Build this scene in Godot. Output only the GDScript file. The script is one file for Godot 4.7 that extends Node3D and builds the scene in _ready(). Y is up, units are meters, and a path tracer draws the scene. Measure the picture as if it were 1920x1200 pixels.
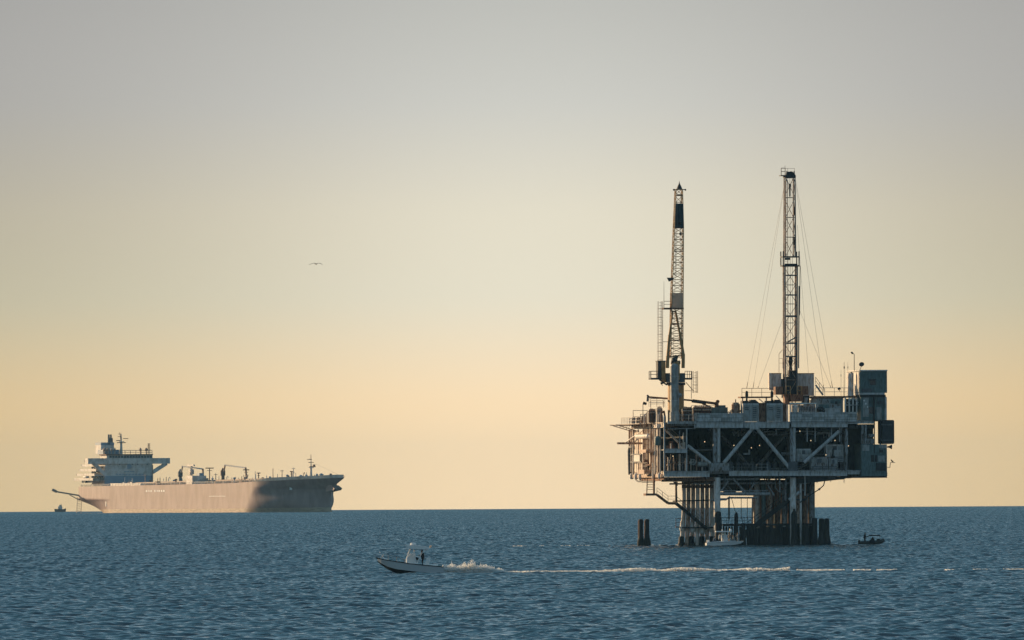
extends Node3D
# An oil platform, a tanker and small boats off a beach at a low sun, seen through a long lens.
# World: camera above the origin, looking along -Z. The sea follows the curve of the earth (radius EARTH), so far hulls sink towards the horizon as they should.

const EARTH := 6371000.0
const EYE := 9.0
const TURN := 0.1484          # the platform is turned 8.5 degrees, so that its sunlit left end shows
const TILT := 0.0058          # the drawing that the sizes are measured on is tilted by this

var M := {}
var base_of := {}
var rng := RandomNumberGenerator.new()
var counts := {}


# ---------------------------------------------------------------- mesh building
class MB:
	var v := PackedVector3Array()
	var n := PackedVector3Array()

	func tri(a: Vector3, b: Vector3, c: Vector3, na: Vector3, nb: Vector3, nc: Vector3) -> void:
		if (b - a).cross(c - a).dot(na + nb + nc) > 0.0:
			v.append(a); v.append(c); v.append(b)
			n.append(na); n.append(nc); n.append(nb)
		else:
			v.append(a); v.append(b); v.append(c)
			n.append(na); n.append(nb); n.append(nc)

	func quad(a: Vector3, b: Vector3, c: Vector3, d: Vector3, out: Vector3) -> void:
		var m := (c - a).cross(d - b).normalized()
		if m.dot(out) < 0.0:
			m = -m
		tri(a, b, c, m, m, m)
		tri(a, c, d, m, m, m)

	func box(c: Vector3, s: Vector3, B := Basis()) -> void:
		var x := B.x * s.x * 0.5
		var y := B.y * s.y * 0.5
		var z := B.z * s.z * 0.5
		quad(c + x - y - z, c + x + y - z, c + x + y + z, c + x - y + z, x)
		quad(c - x - y - z, c - x + y - z, c - x + y + z, c - x - y + z, -x)
		quad(c - x + y - z, c + x + y - z, c + x + y + z, c - x + y + z, y)
		quad(c - x - y - z, c + x - y - z, c + x - y + z, c - x - y + z, -y)
		quad(c - x - y + z, c + x - y + z, c + x + y + z, c - x + y + z, z)
		quad(c - x - y - z, c + x - y - z, c + x + y - z, c - x + y - z, -z)

	func frame(a: Vector3, b: Vector3) -> Basis:
		var y := (b - a).normalized()
		var r := Vector3.UP if absf(y.y) < 0.95 else Vector3.BACK
		var x := y.cross(r).normalized()
		return Basis(x, y, x.cross(y))

	func beam(a: Vector3, b: Vector3, w: float, h := -1.0) -> void:   # w across, h upright
		var B := frame(a, b)
		box((a + b) * 0.5, Vector3(w, a.distance_to(b), w if h < 0.0 else h), B)

	func girder(a: Vector3, b: Vector3, h: float, w: float) -> void:   # an I section with stiffeners
		var B := frame(a, b)
		var L := a.distance_to(b)
		var c := (a + b) * 0.5
		var up := B.z
		box(c, Vector3(w * 0.16, L, h - 0.16), B)
		box(c + up * (h * 0.5 - 0.04), Vector3(w, L, 0.08), B)
		box(c - up * (h * 0.5 - 0.04), Vector3(w, L, 0.08), B)
		var k := int(L / 2.2)
		for i in k:
			box(a + (b - a) * ((i + 0.5) / k), Vector3(w * 0.9, 0.05, h - 0.17), B)

	func tube(a: Vector3, b: Vector3, r: float, r2 := -1.0, k := 8, caps := true) -> void:
		if r2 < 0.0:
			r2 = r
		var B := frame(a, b)
		for i in k:
			var p := TAU * i / k
			var q := TAU * (i + 1) / k
			var d := B.x * cos(p) + B.z * sin(p)
			var e := B.x * cos(q) + B.z * sin(q)
			tri(a + d * r, b + d * r2, b + e * r2, d, d, e)
			tri(a + d * r, b + e * r2, a + e * r, d, e, e)
			if caps:
				tri(a, a + d * r, a + e * r, -B.y, -B.y, -B.y)
				tri(b, b + d * r2, b + e * r2, B.y, B.y, B.y)

	func path(p: Array, r: float, k := 6) -> void:
		for i in p.size() - 1:
			tube(p[i], p[i + 1], r, r, k)
			if i > 0 and r > 0.08:
				ball(p[i], Vector3.ONE * r * 1.02, k)

	func lathe(c: Vector3, prof: Array, k := 16, B := Basis()) -> void:   # prof: [radius, height]
		for j in prof.size() - 1:
			var r0: float = prof[j][0]
			var r1: float = prof[j + 1][0]
			var y0: float = prof[j][1]
			var y1: float = prof[j + 1][1]
			var slope := Vector2(y1 - y0, r0 - r1).normalized()
			for i in k:
				var p := TAU * i / k
				var q := TAU * (i + 1) / k
				var d := B * Vector3(cos(p), 0, sin(p))
				var e := B * Vector3(cos(q), 0, sin(q))
				var nd := d * slope.x + B.y * slope.y
				var ne := e * slope.x + B.y * slope.y
				if r1 > 0.0:
					tri(c + d * r0 + B.y * y0, c + d * r1 + B.y * y1, c + e * r1 + B.y * y1, nd, nd, ne)
				if r0 > 0.0:
					tri(c + d * r0 + B.y * y0, c + e * r1 + B.y * y1, c + e * r0 + B.y * y0, nd, ne, ne)

	func ball(c: Vector3, s: Vector3, k := 10, B := Basis()) -> void:
		var rows := maxi(4, k / 2)
		for j in rows:
			var t0 := PI * j / rows - PI / 2
			var t1 := PI * (j + 1) / rows - PI / 2
			for i in k:
				var p := TAU * i / k
				var q := TAU * (i + 1) / k
				var o := [Vector3(cos(t0) * cos(p), sin(t0), cos(t0) * sin(p)), Vector3(cos(t1) * cos(p), sin(t1), cos(t1) * sin(p)), Vector3(cos(t1) * cos(q), sin(t1), cos(t1) * sin(q)), Vector3(cos(t0) * cos(q), sin(t0), cos(t0) * sin(q))]
				var w := []
				var m := []
				for u in o:
					w.append(c + B * (u * s))
					m.append((B * (u / s)).normalized())
				if j < rows - 1:
					tri(w[0], w[1], w[2], m[0], m[1], m[2])
				if j > 0:
					tri(w[0], w[2], w[3], m[0], m[2], m[3])

	func prism(poly: Array, front: Vector3, back: Vector3) -> void:   # a flat outline (Vector3 points) pushed from +front to +back
		var p2 := PackedVector2Array()
		var ax := (poly[1] - poly[0] as Vector3).normalized()
		var nz := Vector3.ZERO
		for i in poly.size():
			nz += (poly[i] as Vector3).cross(poly[(i + 1) % poly.size()])
		nz = nz.normalized()
		var ay := nz.cross(ax)
		var mid := Vector3.ZERO
		for p in poly:
			p2.append(Vector2(ax.dot(p), ay.dot(p)))
			mid += p / poly.size()
		var t := Geometry2D.triangulate_polygon(p2)
		var dir := (front - back).normalized()
		for i in range(0, t.size(), 3):
			tri(poly[t[i]] + front, poly[t[i + 1]] + front, poly[t[i + 2]] + front, dir, dir, dir)
			tri(poly[t[i]] + back, poly[t[i + 1]] + back, poly[t[i + 2]] + back, -dir, -dir, -dir)
		var cw := Geometry2D.is_polygon_clockwise(p2)
		for i in poly.size():
			var a: Vector3 = poly[i]
			var b: Vector3 = poly[(i + 1) % poly.size()]
			var out := (b - a).cross(nz)
			quad(a + front, b + front, b + back, a + back, -out if cw else out)

	func rail(a: Vector3, b: Vector3, h := 1.1, gap := 1.5, r := 0.035, ends := true) -> void:
		var k := maxi(1, int(round(a.distance_to(b) / gap)))
		for i in k + 1:
			if ends or (i > 0 and i < k):
				var p := a.lerp(b, float(i) / k)
				tube(p, p + Vector3.UP * h, r, r, 5)
		tube(a + Vector3.UP * h, b + Vector3.UP * h, r, r, 5)
		tube(a + Vector3.UP * h * 0.52, b + Vector3.UP * h * 0.52, r * 0.85, r * 0.85, 5)

	func ladder(a: Vector3, b: Vector3, side: Vector3, w := 0.5, cage := 0.0, out := Vector3.BACK) -> void:
		var s := side.normalized() * w * 0.5
		tube(a - s, b - s, 0.035, 0.035, 5)
		tube(a + s, b + s, 0.035, 0.035, 5)
		var k := int(a.distance_to(b) / 0.45)
		for i in k:
			var p := a.lerp(b, (i + 0.5) / k)
			tube(p - s, p + s, 0.02, 0.02, 4)
		if cage > 0.0:
			var dirs := [-s.normalized() * 0.45, -s.normalized() * 0.32 + out * cage * 0.7, out * cage, s.normalized() * 0.32 + out * cage * 0.7, s.normalized() * 0.45]
			for d in dirs:
				tube(a + d, b + d, 0.022, 0.022, 4)
			var m := int(a.distance_to(b) / 1.4) + 1
			for i in m:
				var p := a.lerp(b, (i + 0.1) / m)
				for j in 4:
					tube(p + dirs[j], p + dirs[j + 1], 0.025, 0.025, 4)

	func lattice(A: Array, B: Array, bays: int, r: float) -> void:   # bracing between four chords; A, B: the corners of the two ends
		for f in 4:
			var g := (f + 1) % 4
			for i in bays:
				var t := float(i) / bays
				var u := float(i + 1) / bays
				var p: Vector3 = (A[f] as Vector3).lerp(B[f], t)
				var q: Vector3 = (A[g] as Vector3).lerp(B[g], u)
				if (i + f) % 2:
					p = (A[g] as Vector3).lerp(B[g], t)
					q = (A[f] as Vector3).lerp(B[f], u)
				tube(p, q, r, r, 5, false)
				tube((A[f] as Vector3).lerp(B[f], u), (A[g] as Vector3).lerp(B[g], u), r, r, 5, false)

	func mesh() -> ArrayMesh:
		var a := []
		a.resize(Mesh.ARRAY_MAX)
		a[Mesh.ARRAY_VERTEX] = v
		a[Mesh.ARRAY_NORMAL] = n
		var m := ArrayMesh.new()
		m.add_surface_from_arrays(Mesh.PRIMITIVE_TRIANGLES, a)
		return m


# ---------------------------------------------------------------- naming and grouping
func numbered(called: String) -> String:
	var k: int = counts.get(called, 0)
	counts[called] = k + 1
	return called if k == 0 else "%s_%03d" % [called, k]


func tag(o: Node, label: String, category: String, group := "", kind := "") -> void:
	if label: o.set_meta("label", label)
	if category: o.set_meta("category", category)
	if group: o.set_meta("group", group)
	if kind: o.set_meta("kind", kind)


func thing(called: String, label: String, category: String, at := Transform3D(), base := Vector3.ZERO, group := "") -> Node3D:
	var o := Node3D.new()
	o.name = numbered(called)
	add_child(o, true)
	o.transform = at * Transform3D(Basis(), base)
	base_of[o] = base
	tag(o, label, category, group)
	return o


func part(called: String, mb: MB, m: Material, parent: Node3D, label := "", kind := "") -> MeshInstance3D:
	var base: Vector3 = base_of.get(parent, Vector3.ZERO)
	if base != Vector3.ZERO:
		for i in mb.v.size():
			mb.v[i] -= base
	var o := MeshInstance3D.new()
	var k := 0
	o.name = called
	while parent.has_node(NodePath(o.name)):
		k += 1
		o.name = "%s_%03d" % [called, k]
	o.mesh = mb.mesh()
	o.material_override = m
	parent.add_child(o, true)
	base_of[o] = base
	if label: o.set_meta("label", label)
	if kind: o.set_meta("kind", kind)
	return o


# ---------------------------------------------------------------- materials
func noise_tex(freq: float, a: Color, b: Color, lo: float, hi: float, s: int, octaves := 5) -> NoiseTexture2D:
	var f := FastNoiseLite.new()
	f.seed = s
	f.frequency = freq
	f.fractal_octaves = octaves
	var g := Gradient.new()
	g.offsets = PackedFloat32Array([lo, hi])
	g.colors = PackedColorArray([a, b])
	var t := NoiseTexture2D.new()
	t.width = 512
	t.height = 512
	t.seamless = true
	t.noise = f
	t.color_ramp = g
	return t


func mat(lin: Color, rough := 0.6, tex: Texture2D = null, scale := Vector3(0.2, 0.06, 0.2), metal := 0.0) -> StandardMaterial3D:
	var m := StandardMaterial3D.new()
	m.albedo_color = lin.linear_to_srgb()
	m.roughness = rough
	m.metallic = metal
	if tex:
		m.albedo_texture = tex
		m.uv1_triplanar = true
		m.uv1_world_triplanar = true
		m.uv1_scale = scale
	return m


func sea_y(x: float, z: float) -> float:
	return -(x * x + z * z) / (2.0 * EARTH)


func _ready() -> void:
	rng.seed = 20
	camera_and_light()
	make_materials()
	sea()
	platform()
	deck_things()
	drill_mast()
	pedestal_crane()
	tanker()
	dolphins()
	speed_boat()
	old_wake()
	moored_boat()
	dark_boat()
	birds()
	small_far_vessels()


# ---------------------------------------------------------------- camera, sky, sun
func camera_and_light() -> void:
	var cam := Camera3D.new()
	cam.name = "camera"
	cam.position = Vector3(0, EYE, 0)
	cam.fov = 3.222
	cam.near = 5.0
	cam.far = 40000.0
	cam.basis = Basis(Vector3.RIGHT, atan(319.0 / 21333.0)) * Basis(Vector3.BACK, -TILT)
	add_child(cam)
	cam.current = true

	var sun := DirectionalLight3D.new()
	sun.name = "sun"
	sun.light_energy = 1.6
	sun.light_color = Color(1.0, 0.85, 0.66)
	sun.light_angular_distance = 0.5
	sun.shadow_enabled = true
	add_child(sun)
	var el := deg_to_rad(13.0)
	var az := deg_to_rad(52.0)      # left of the direction of view, beyond the platform
	var to_sun := Vector3(-sin(az) * cos(el), sin(el), -cos(az) * cos(el))
	sun.look_at_from_position(to_sun * 100.0, Vector3.ZERO)

	# sky: cream at the horizon, grey above it, blue overhead
	var w := 1024
	var h := 2048
	var img := Image.create(w, h, false, Image.FORMAT_RGBF)
	# heights in degrees above the visible horizon; the panorama is tipped forward a little so that its lowest row lies at the sea's edge
	var stops := [0.0, 0.75, 1.25, 1.7, 2.25, 2.77, 3.6, 6.0, 12.0, 25.0, 45.0, 90.0]
	var warm := [Color(1.07, 0.79, 0.475), Color(1.06, 0.80, 0.50), Color(0.83, 0.77, 0.61), Color(0.80, 0.745, 0.60), Color(0.625, 0.62, 0.57), Color(0.525, 0.525, 0.49), Color(0.40, 0.465, 0.50), Color(0.23, 0.36, 0.44), Color(0.105, 0.225, 0.31), Color(0.075, 0.185, 0.27), Color(0.12, 0.22, 0.31), Color(0.09, 0.16, 0.25)]
	var cool := [Color(0.34, 0.37, 0.40), Color(0.34, 0.38, 0.42), Color(0.34, 0.38, 0.43), Color(0.33, 0.38, 0.43), Color(0.32, 0.38, 0.43), Color(0.31, 0.38, 0.43), Color(0.30, 0.37, 0.43), Color(0.25, 0.35, 0.43), Color(0.18, 0.31, 0.41), Color(0.13, 0.27, 0.38), Color(0.11, 0.21, 0.31), Color(0.09, 0.16, 0.25)]
	for j in h:
		var e := 90.0 - (j + 0.5) * 180.0 / h
		if e < 0.0:
			img.fill_rect(Rect2i(0, j, w, 1), Color(0.6, 0.46, 0.29))
			continue
		var k := 0
		while k < stops.size() - 2 and e > stops[k + 1]:
			k += 1
		var t := clampf((e - stops[k]) / (stops[k + 1] - stops[k]), 0.0, 1.0)
		var c: Color = (warm[k] as Color).lerp(warm[k + 1], t)
		var c2: Color = (cool[k] as Color).lerp(cool[k + 1], t)
		var low := exp(-e / 6.0)
		for i in w:
			var a := wrapf((i + 0.5) / w * 360.0, -180.0, 180.0)      # degrees to the right of the view
			var d := (a - 0.15) / 2.35
			var far := 1.0 - 1.0 / (1.0 + d * d * 1.1)
			var up := smoothstep(0.9, 2.6, e)
			var f := 1.0 - (0.46 + 0.14 * up + 0.24 * exp(-pow((e - 1.75) / 0.75, 2.0))) * far * low
			var sa := deg_to_rad(a + 54.0)
			var near_sun := exp((cos(sa) * cos(deg_to_rad(e - 13.0)) - 1.0) / 0.05)
			var side := smoothstep(-0.75, 0.45, cos(deg_to_rad(a + 20.0)))      # warm towards the sun's side, blue away from it
			var q := Color(c.r * f, c.g * f * (1.0 - 0.05 * far * low), c.b * f * (1.0 - (0.28 - 0.3 * up) * far * low))
			q = c2.lerp(q, side)
			q = q * (1.0 / 1.22)
			img.set_pixel(i, j, Color(q.r * (1.0 + 0.9 * near_sun), q.g * (1.0 + 0.6 * near_sun), q.b * (1.0 + 0.3 * near_sun)))
	var pano := PanoramaSkyMaterial.new()
	pano.panorama = ImageTexture.create_from_image(img)
	pano.filter = true
	var sky := Sky.new()
	sky.sky_material = pano
	var env := Environment.new()
	env.background_mode = Environment.BG_SKY
	env.sky = sky
	env.sky_rotation = Vector3(deg_to_rad(-0.3), 0, 0)
	env.ambient_light_source = Environment.AMBIENT_SOURCE_SKY
	env.tonemap_mode = Environment.TONE_MAPPER_LINEAR
	env.tonemap_exposure = 1.22
	env.sdfgi_enabled = true
	env.ssao_enabled = true
	env.ssil_enabled = true
	env.fog_enabled = true
	env.fog_density = 0.000018
	env.fog_light_color = Color(0.6, 0.85, 1.0)
	var we := WorldEnvironment.new()
	we.name = "environment"
	we.environment = env
	add_child(we)


func make_materials() -> void:
	var worn := noise_tex(0.02, Color(0.82, 0.79, 0.75), Color(1, 1, 1), 0.25, 0.6, 3)
	var rusty := noise_tex(0.03, Color(0.58, 0.46, 0.36), Color(1, 1, 1), 0.26, 0.52, 5)
	var grime := noise_tex(0.025, Color(0.76, 0.76, 0.76), Color(1, 1, 1), 0.25, 0.7, 9)
	M.grey = mat(Color(0.50, 0.52, 0.52), 0.55, worn)
	M.grey2 = mat(Color(0.30, 0.32, 0.33), 0.6, rusty)
	M.pale = mat(Color(0.72, 0.65, 0.57), 0.6, worn)
	M.pale2 = mat(Color(0.52, 0.39, 0.30), 0.65, rusty)
	M.white = mat(Color(0.74, 0.73, 0.70), 0.5, worn)
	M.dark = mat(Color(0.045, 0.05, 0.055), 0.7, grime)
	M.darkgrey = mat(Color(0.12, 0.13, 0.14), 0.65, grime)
	M.rust = mat(Color(0.24, 0.13, 0.08), 0.8, rusty)
	M.ochre = mat(Color(0.46, 0.26, 0.10), 0.6, worn)
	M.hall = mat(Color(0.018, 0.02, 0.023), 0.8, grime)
	M.tar = mat(Color(0.022, 0.022, 0.022), 0.75, grime)
	M.weed = mat(Color(0.03, 0.032, 0.025), 0.9, grime, Vector3(0.9, 0.9, 0.9))
	M.green = mat(Color(0.12, 0.19, 0.19), 0.55, grime)
	M.teal = mat(Color(0.33, 0.355, 0.35), 0.5, worn)
	M.net = mat(Color(0.05, 0.075, 0.085), 0.9, grime)
	M.steel = mat(Color(0.30, 0.28, 0.26), 0.45, grime, Vector3(0.2, 0.2, 0.2), 0.5)
	M.wire = mat(Color(0.14, 0.14, 0.14), 0.5)
	M.black = mat(Color(0.012, 0.012, 0.014), 0.5)
	M.hull = mat(Color(0.32, 0.225, 0.21), 0.6, noise_tex(0.012, Color(0.86, 0.83, 0.80), Color(1, 1, 1), 0.3, 0.65, 12), Vector3(0.03, 0.008, 0.03))
	M.boot = mat(Color(0.46, 0.36, 0.26), 0.65, worn, Vector3(0.02, 0.1, 0.02))
	M.house = mat(Color(0.68, 0.65, 0.60), 0.55, worn, Vector3(0.03, 0.02, 0.03))
	M.houseblue = mat(Color(0.22, 0.30, 0.38), 0.5)
	M.letter = mat(Color(0.8, 0.8, 0.78), 0.6)
	M.shipglass = mat(Color(0.03, 0.04, 0.05), 0.15)
	M.gel = mat(Color(0.84, 0.84, 0.81), 0.25)
	M.gelgrey = mat(Color(0.62, 0.65, 0.65), 0.3)
	M.antifoul = mat(Color(0.015, 0.018, 0.025), 0.5)
	M.cloth_dark = mat(Color(0.02, 0.022, 0.028), 0.9)
	M.cloth_blue = mat(Color(0.08, 0.12, 0.17), 0.9)
	M.cloth_grey = mat(Color(0.20, 0.22, 0.23), 0.9)
	M.cloth_white = mat(Color(0.65, 0.64, 0.60), 0.9)
	M.skin = mat(Color(0.42, 0.25, 0.17), 0.55)
	M.hair = mat(Color(0.02, 0.015, 0.01), 0.7)
	M.rubber = mat(Color(0.012, 0.013, 0.015), 0.6)
	M.feather = mat(Color(0.25, 0.23, 0.21), 0.9)
	var foam := mat(Color(0.94, 0.94, 0.93), 0.9)
	foam.backlight_enabled = true
	foam.backlight = Color(1, 1, 0.98)
	M.foam = foam
	var lamp := StandardMaterial3D.new()
	lamp.albedo_color = Color(0.9, 0.85, 0.75)
	lamp.emission_enabled = true
	lamp.emission = Color(1.0, 0.86, 0.66)
	lamp.emission_energy_multiplier = 1.1
	M.lamp = lamp
	var screen := mat(Color(0.5, 0.42, 0.33), 0.7)
	screen.transparency = BaseMaterial3D.TRANSPARENCY_ALPHA
	screen.albedo_color.a = 0.55
	M.screen = screen
	var glass := StandardMaterial3D.new()
	glass.transparency = BaseMaterial3D.TRANSPARENCY_ALPHA
	glass.albedo_color = Color(0.6, 0.75, 0.8, 0.2)
	glass.roughness = 0.05
	M.glass = glass


# ---------------------------------------------------------------- sea
func sea() -> void:
	var N := 360
	var side := 60.0
	var step := side / N
	var sines := PackedFloat32Array()
	sines.resize(N)
	for i in N:
		sines[i] = sin(TAU * i / N)
	var window := PackedFloat32Array()
	window.resize(N)
	for i in N:
		window[i] = smoothstep(0.0, 0.22, minf(i, N - i) / float(N))
	var shared := ripples(N, side, sines, 26)
	var meshes := []
	for kind in 3:
		var hgt := ripples(N, side, sines, 26)
		for j in N:      # alike along the edges, different inside, equally rough everywhere
			for i in N:
				var w := window[i] * window[j] * 0.92
				hgt[j * N + i] = hgt[j * N + i] * w + shared[j * N + i] * sqrt(1.0 - w * w)
		meshes.append(ripple_mesh(N, side, hgt))
	var water := StandardMaterial3D.new()
	water.albedo_color = Color(0.004, 0.03, 0.045).linear_to_srgb()
	water.roughness = 0.07
	water.metallic_specular = 0.5
	var at := []
	var turn := Basis(Vector3.UP, 0.098)      # the tiles lie askew to the line of sight
	for j in range(-215, 25):
		for i in range(-80, 80):
			var p := turn * Vector3((i + 0.37) * side, 0, (j + 0.21) * side)
			if absf(p.x) < 3200.0 and p.z < 600.0 and p.z > -12200.0:
				at.append(p)
	var sea_node := Node3D.new()
	sea_node.name = "sea"
	add_child(sea_node)
	tag(sea_node, "rippled blue green sea reaching to the horizon", "", "", "structure")
	var piles := [[], [], []]
	for p in at:
		piles[rng.randi() % 3].append(p)
	for kind in 3:
		meshes[kind].surface_set_material(0, water)
		var mm := MultiMesh.new()
		mm.transform_format = MultiMesh.TRANSFORM_3D
		mm.mesh = meshes[kind]
		mm.instance_count = piles[kind].size()
		for i in piles[kind].size():
			var p: Vector3 = piles[kind][i]
			var lean := Basis(Vector3(1, -p.x / EARTH, 0), Vector3(p.x / EARTH, 1, p.z / EARTH), Vector3(0, -p.z / EARTH, 1))
			mm.set_instance_transform(i, Transform3D(lean * turn, Vector3(p.x, sea_y(p.x, p.z), p.z)))
		var s := MultiMeshInstance3D.new()
		s.name = "water_surface" if kind == 0 else "water_surface_%03d" % kind
		s.multimesh = mm
		sea_node.add_child(s)
		s.set_meta("kind", "stuff")


func ripples(N: int, side: float, sines: PackedFloat32Array, waves: int) -> PackedFloat32Array:
	var hgt := PackedFloat32Array()
	hgt.resize(N * N)
	var fine := PackedFloat32Array()
	fine.resize(N * N)
	for w in waves:
		var lam := 0.55 * pow(12.0, pow((w + rng.randf() * 0.9) / waves, 1.2))
		var dir := rng.randfn(0.0, 0.75) + 0.35
		var kx := int(round(side / lam * sin(dir)))
		var kz := int(round(side / lam * cos(dir)))
		var k := TAU / side * sqrt(kx * kx + kz * kz)
		var amp := 0.058 / k
		var ph := rng.randi_range(0, N - 1)
		kx = posmod(kx, N)
		kz = posmod(kz, N)
		for j in N:
			var t := (kz * j + ph) % N
			var at := j * N
			if lam < 2.2:
				for i in N:
					fine[at + i] += amp * sines[t]
					t += kx
					if t >= N:
						t -= N
			else:
				for i in N:
					hgt[at + i] += amp * sines[t]
					t += kx
					if t >= N:
						t -= N
	var s1 := rng.randi_range(0, N - 1)
	var s2 := rng.randi_range(0, N - 1)
	for j in N:      # the small ripples come in gusts
		for i in N:
			var gust := 1.0 + 0.35 * (sines[(i * 2 + j + s1) % N] * sines[(j * 3 + s2) % N] + sines[(i * 3 - j * 2 + 2 * N) % N] * 0.7 + sines[(i + j * 4 + s1) % N] * 0.5)
			hgt[j * N + i] += fine[j * N + i] * maxf(gust, 0.25)
	return hgt


func ripple_mesh(N: int, side: float, hgt: PackedFloat32Array) -> ArrayMesh:
	var step := side / N
	var v := PackedVector3Array()
	var n := PackedVector3Array()
	var idx := PackedInt32Array()
	for j in N + 1:
		var jj := j % N
		var up := (j + 1) % N * N
		var dn := (j - 1 + N) % N * N
		for i in N + 1:
			var ii := i % N
			v.append(Vector3((i - N / 2) * step, hgt[jj * N + ii], (j - N / 2) * step))
			n.append(Vector3(hgt[jj * N + (ii - 1 + N) % N] - hgt[jj * N + (ii + 1) % N], 2.0 * step, hgt[dn + ii] - hgt[up + ii]).normalized())
	for j in N:
		for i in N:
			var a := j * (N + 1) + i
			idx.append_array(PackedInt32Array([a, a + 1, a + N + 1, a + 1, a + N + 2, a + N + 1]))
	var arr := []
	arr.resize(Mesh.ARRAY_MAX)
	arr[Mesh.ARRAY_VERTEX] = v
	arr[Mesh.ARRAY_NORMAL] = n
	arr[Mesh.ARRAY_INDEX] = idx
	var mesh := ArrayMesh.new()
	mesh.add_surface_from_arrays(Mesh.PRIMITIVE_TRIANGLES, arr)
	return mesh


# ---------------------------------------------------------------- platform: measures
# u, v: the measures of the platform's front elevation (u to the right, v downwards, 0.0867 m each); z: metres in front of its front face.
const S := 0.0867
var PT := Transform3D()


func P(u: float, v: float, z := 0.0) -> Vector3:
	var du := u - 1420.0
	var dv := 1024.0 - v
	return Vector3(((du + dv * TILT) * S - z * sin(TURN)) / cos(TURN), (dv - du * TILT) * S, z)


func E(u: float, v: float) -> Vector3:   # a point on the left end wall, u measured where that wall shows
	var c := P(1242, v, 0)
	var z := -(1242.0 - u) * S / sin(TURN)
	return Vector3(c.x, c.y, z)


func pb(mb: MB, u0: float, v0: float, u1: float, v1: float, z: float, depth: float) -> void:
	var a := P(u0, v0, z)
	var b := P(u1, v1, z)
	mb.box(Vector3((a.x + b.x) / 2, (a.y + b.y) / 2, z - depth / 2), Vector3(absf(b.x - a.x), absf(a.y - b.y), depth))


func pbox(called: String, u0: float, v0: float, u1: float, v1: float, z: float, depth: float, m: Material, o: Node3D) -> MeshInstance3D:
	var mb := MB.new()
	pb(mb, u0, v0, u1, v1, z, depth)
	return part(called, mb, m, o)


func pthing(called: String, label: String, category: String, at: Vector3, group := "") -> Node3D:
	return thing(called, label, category, PT, at, group)


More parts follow.
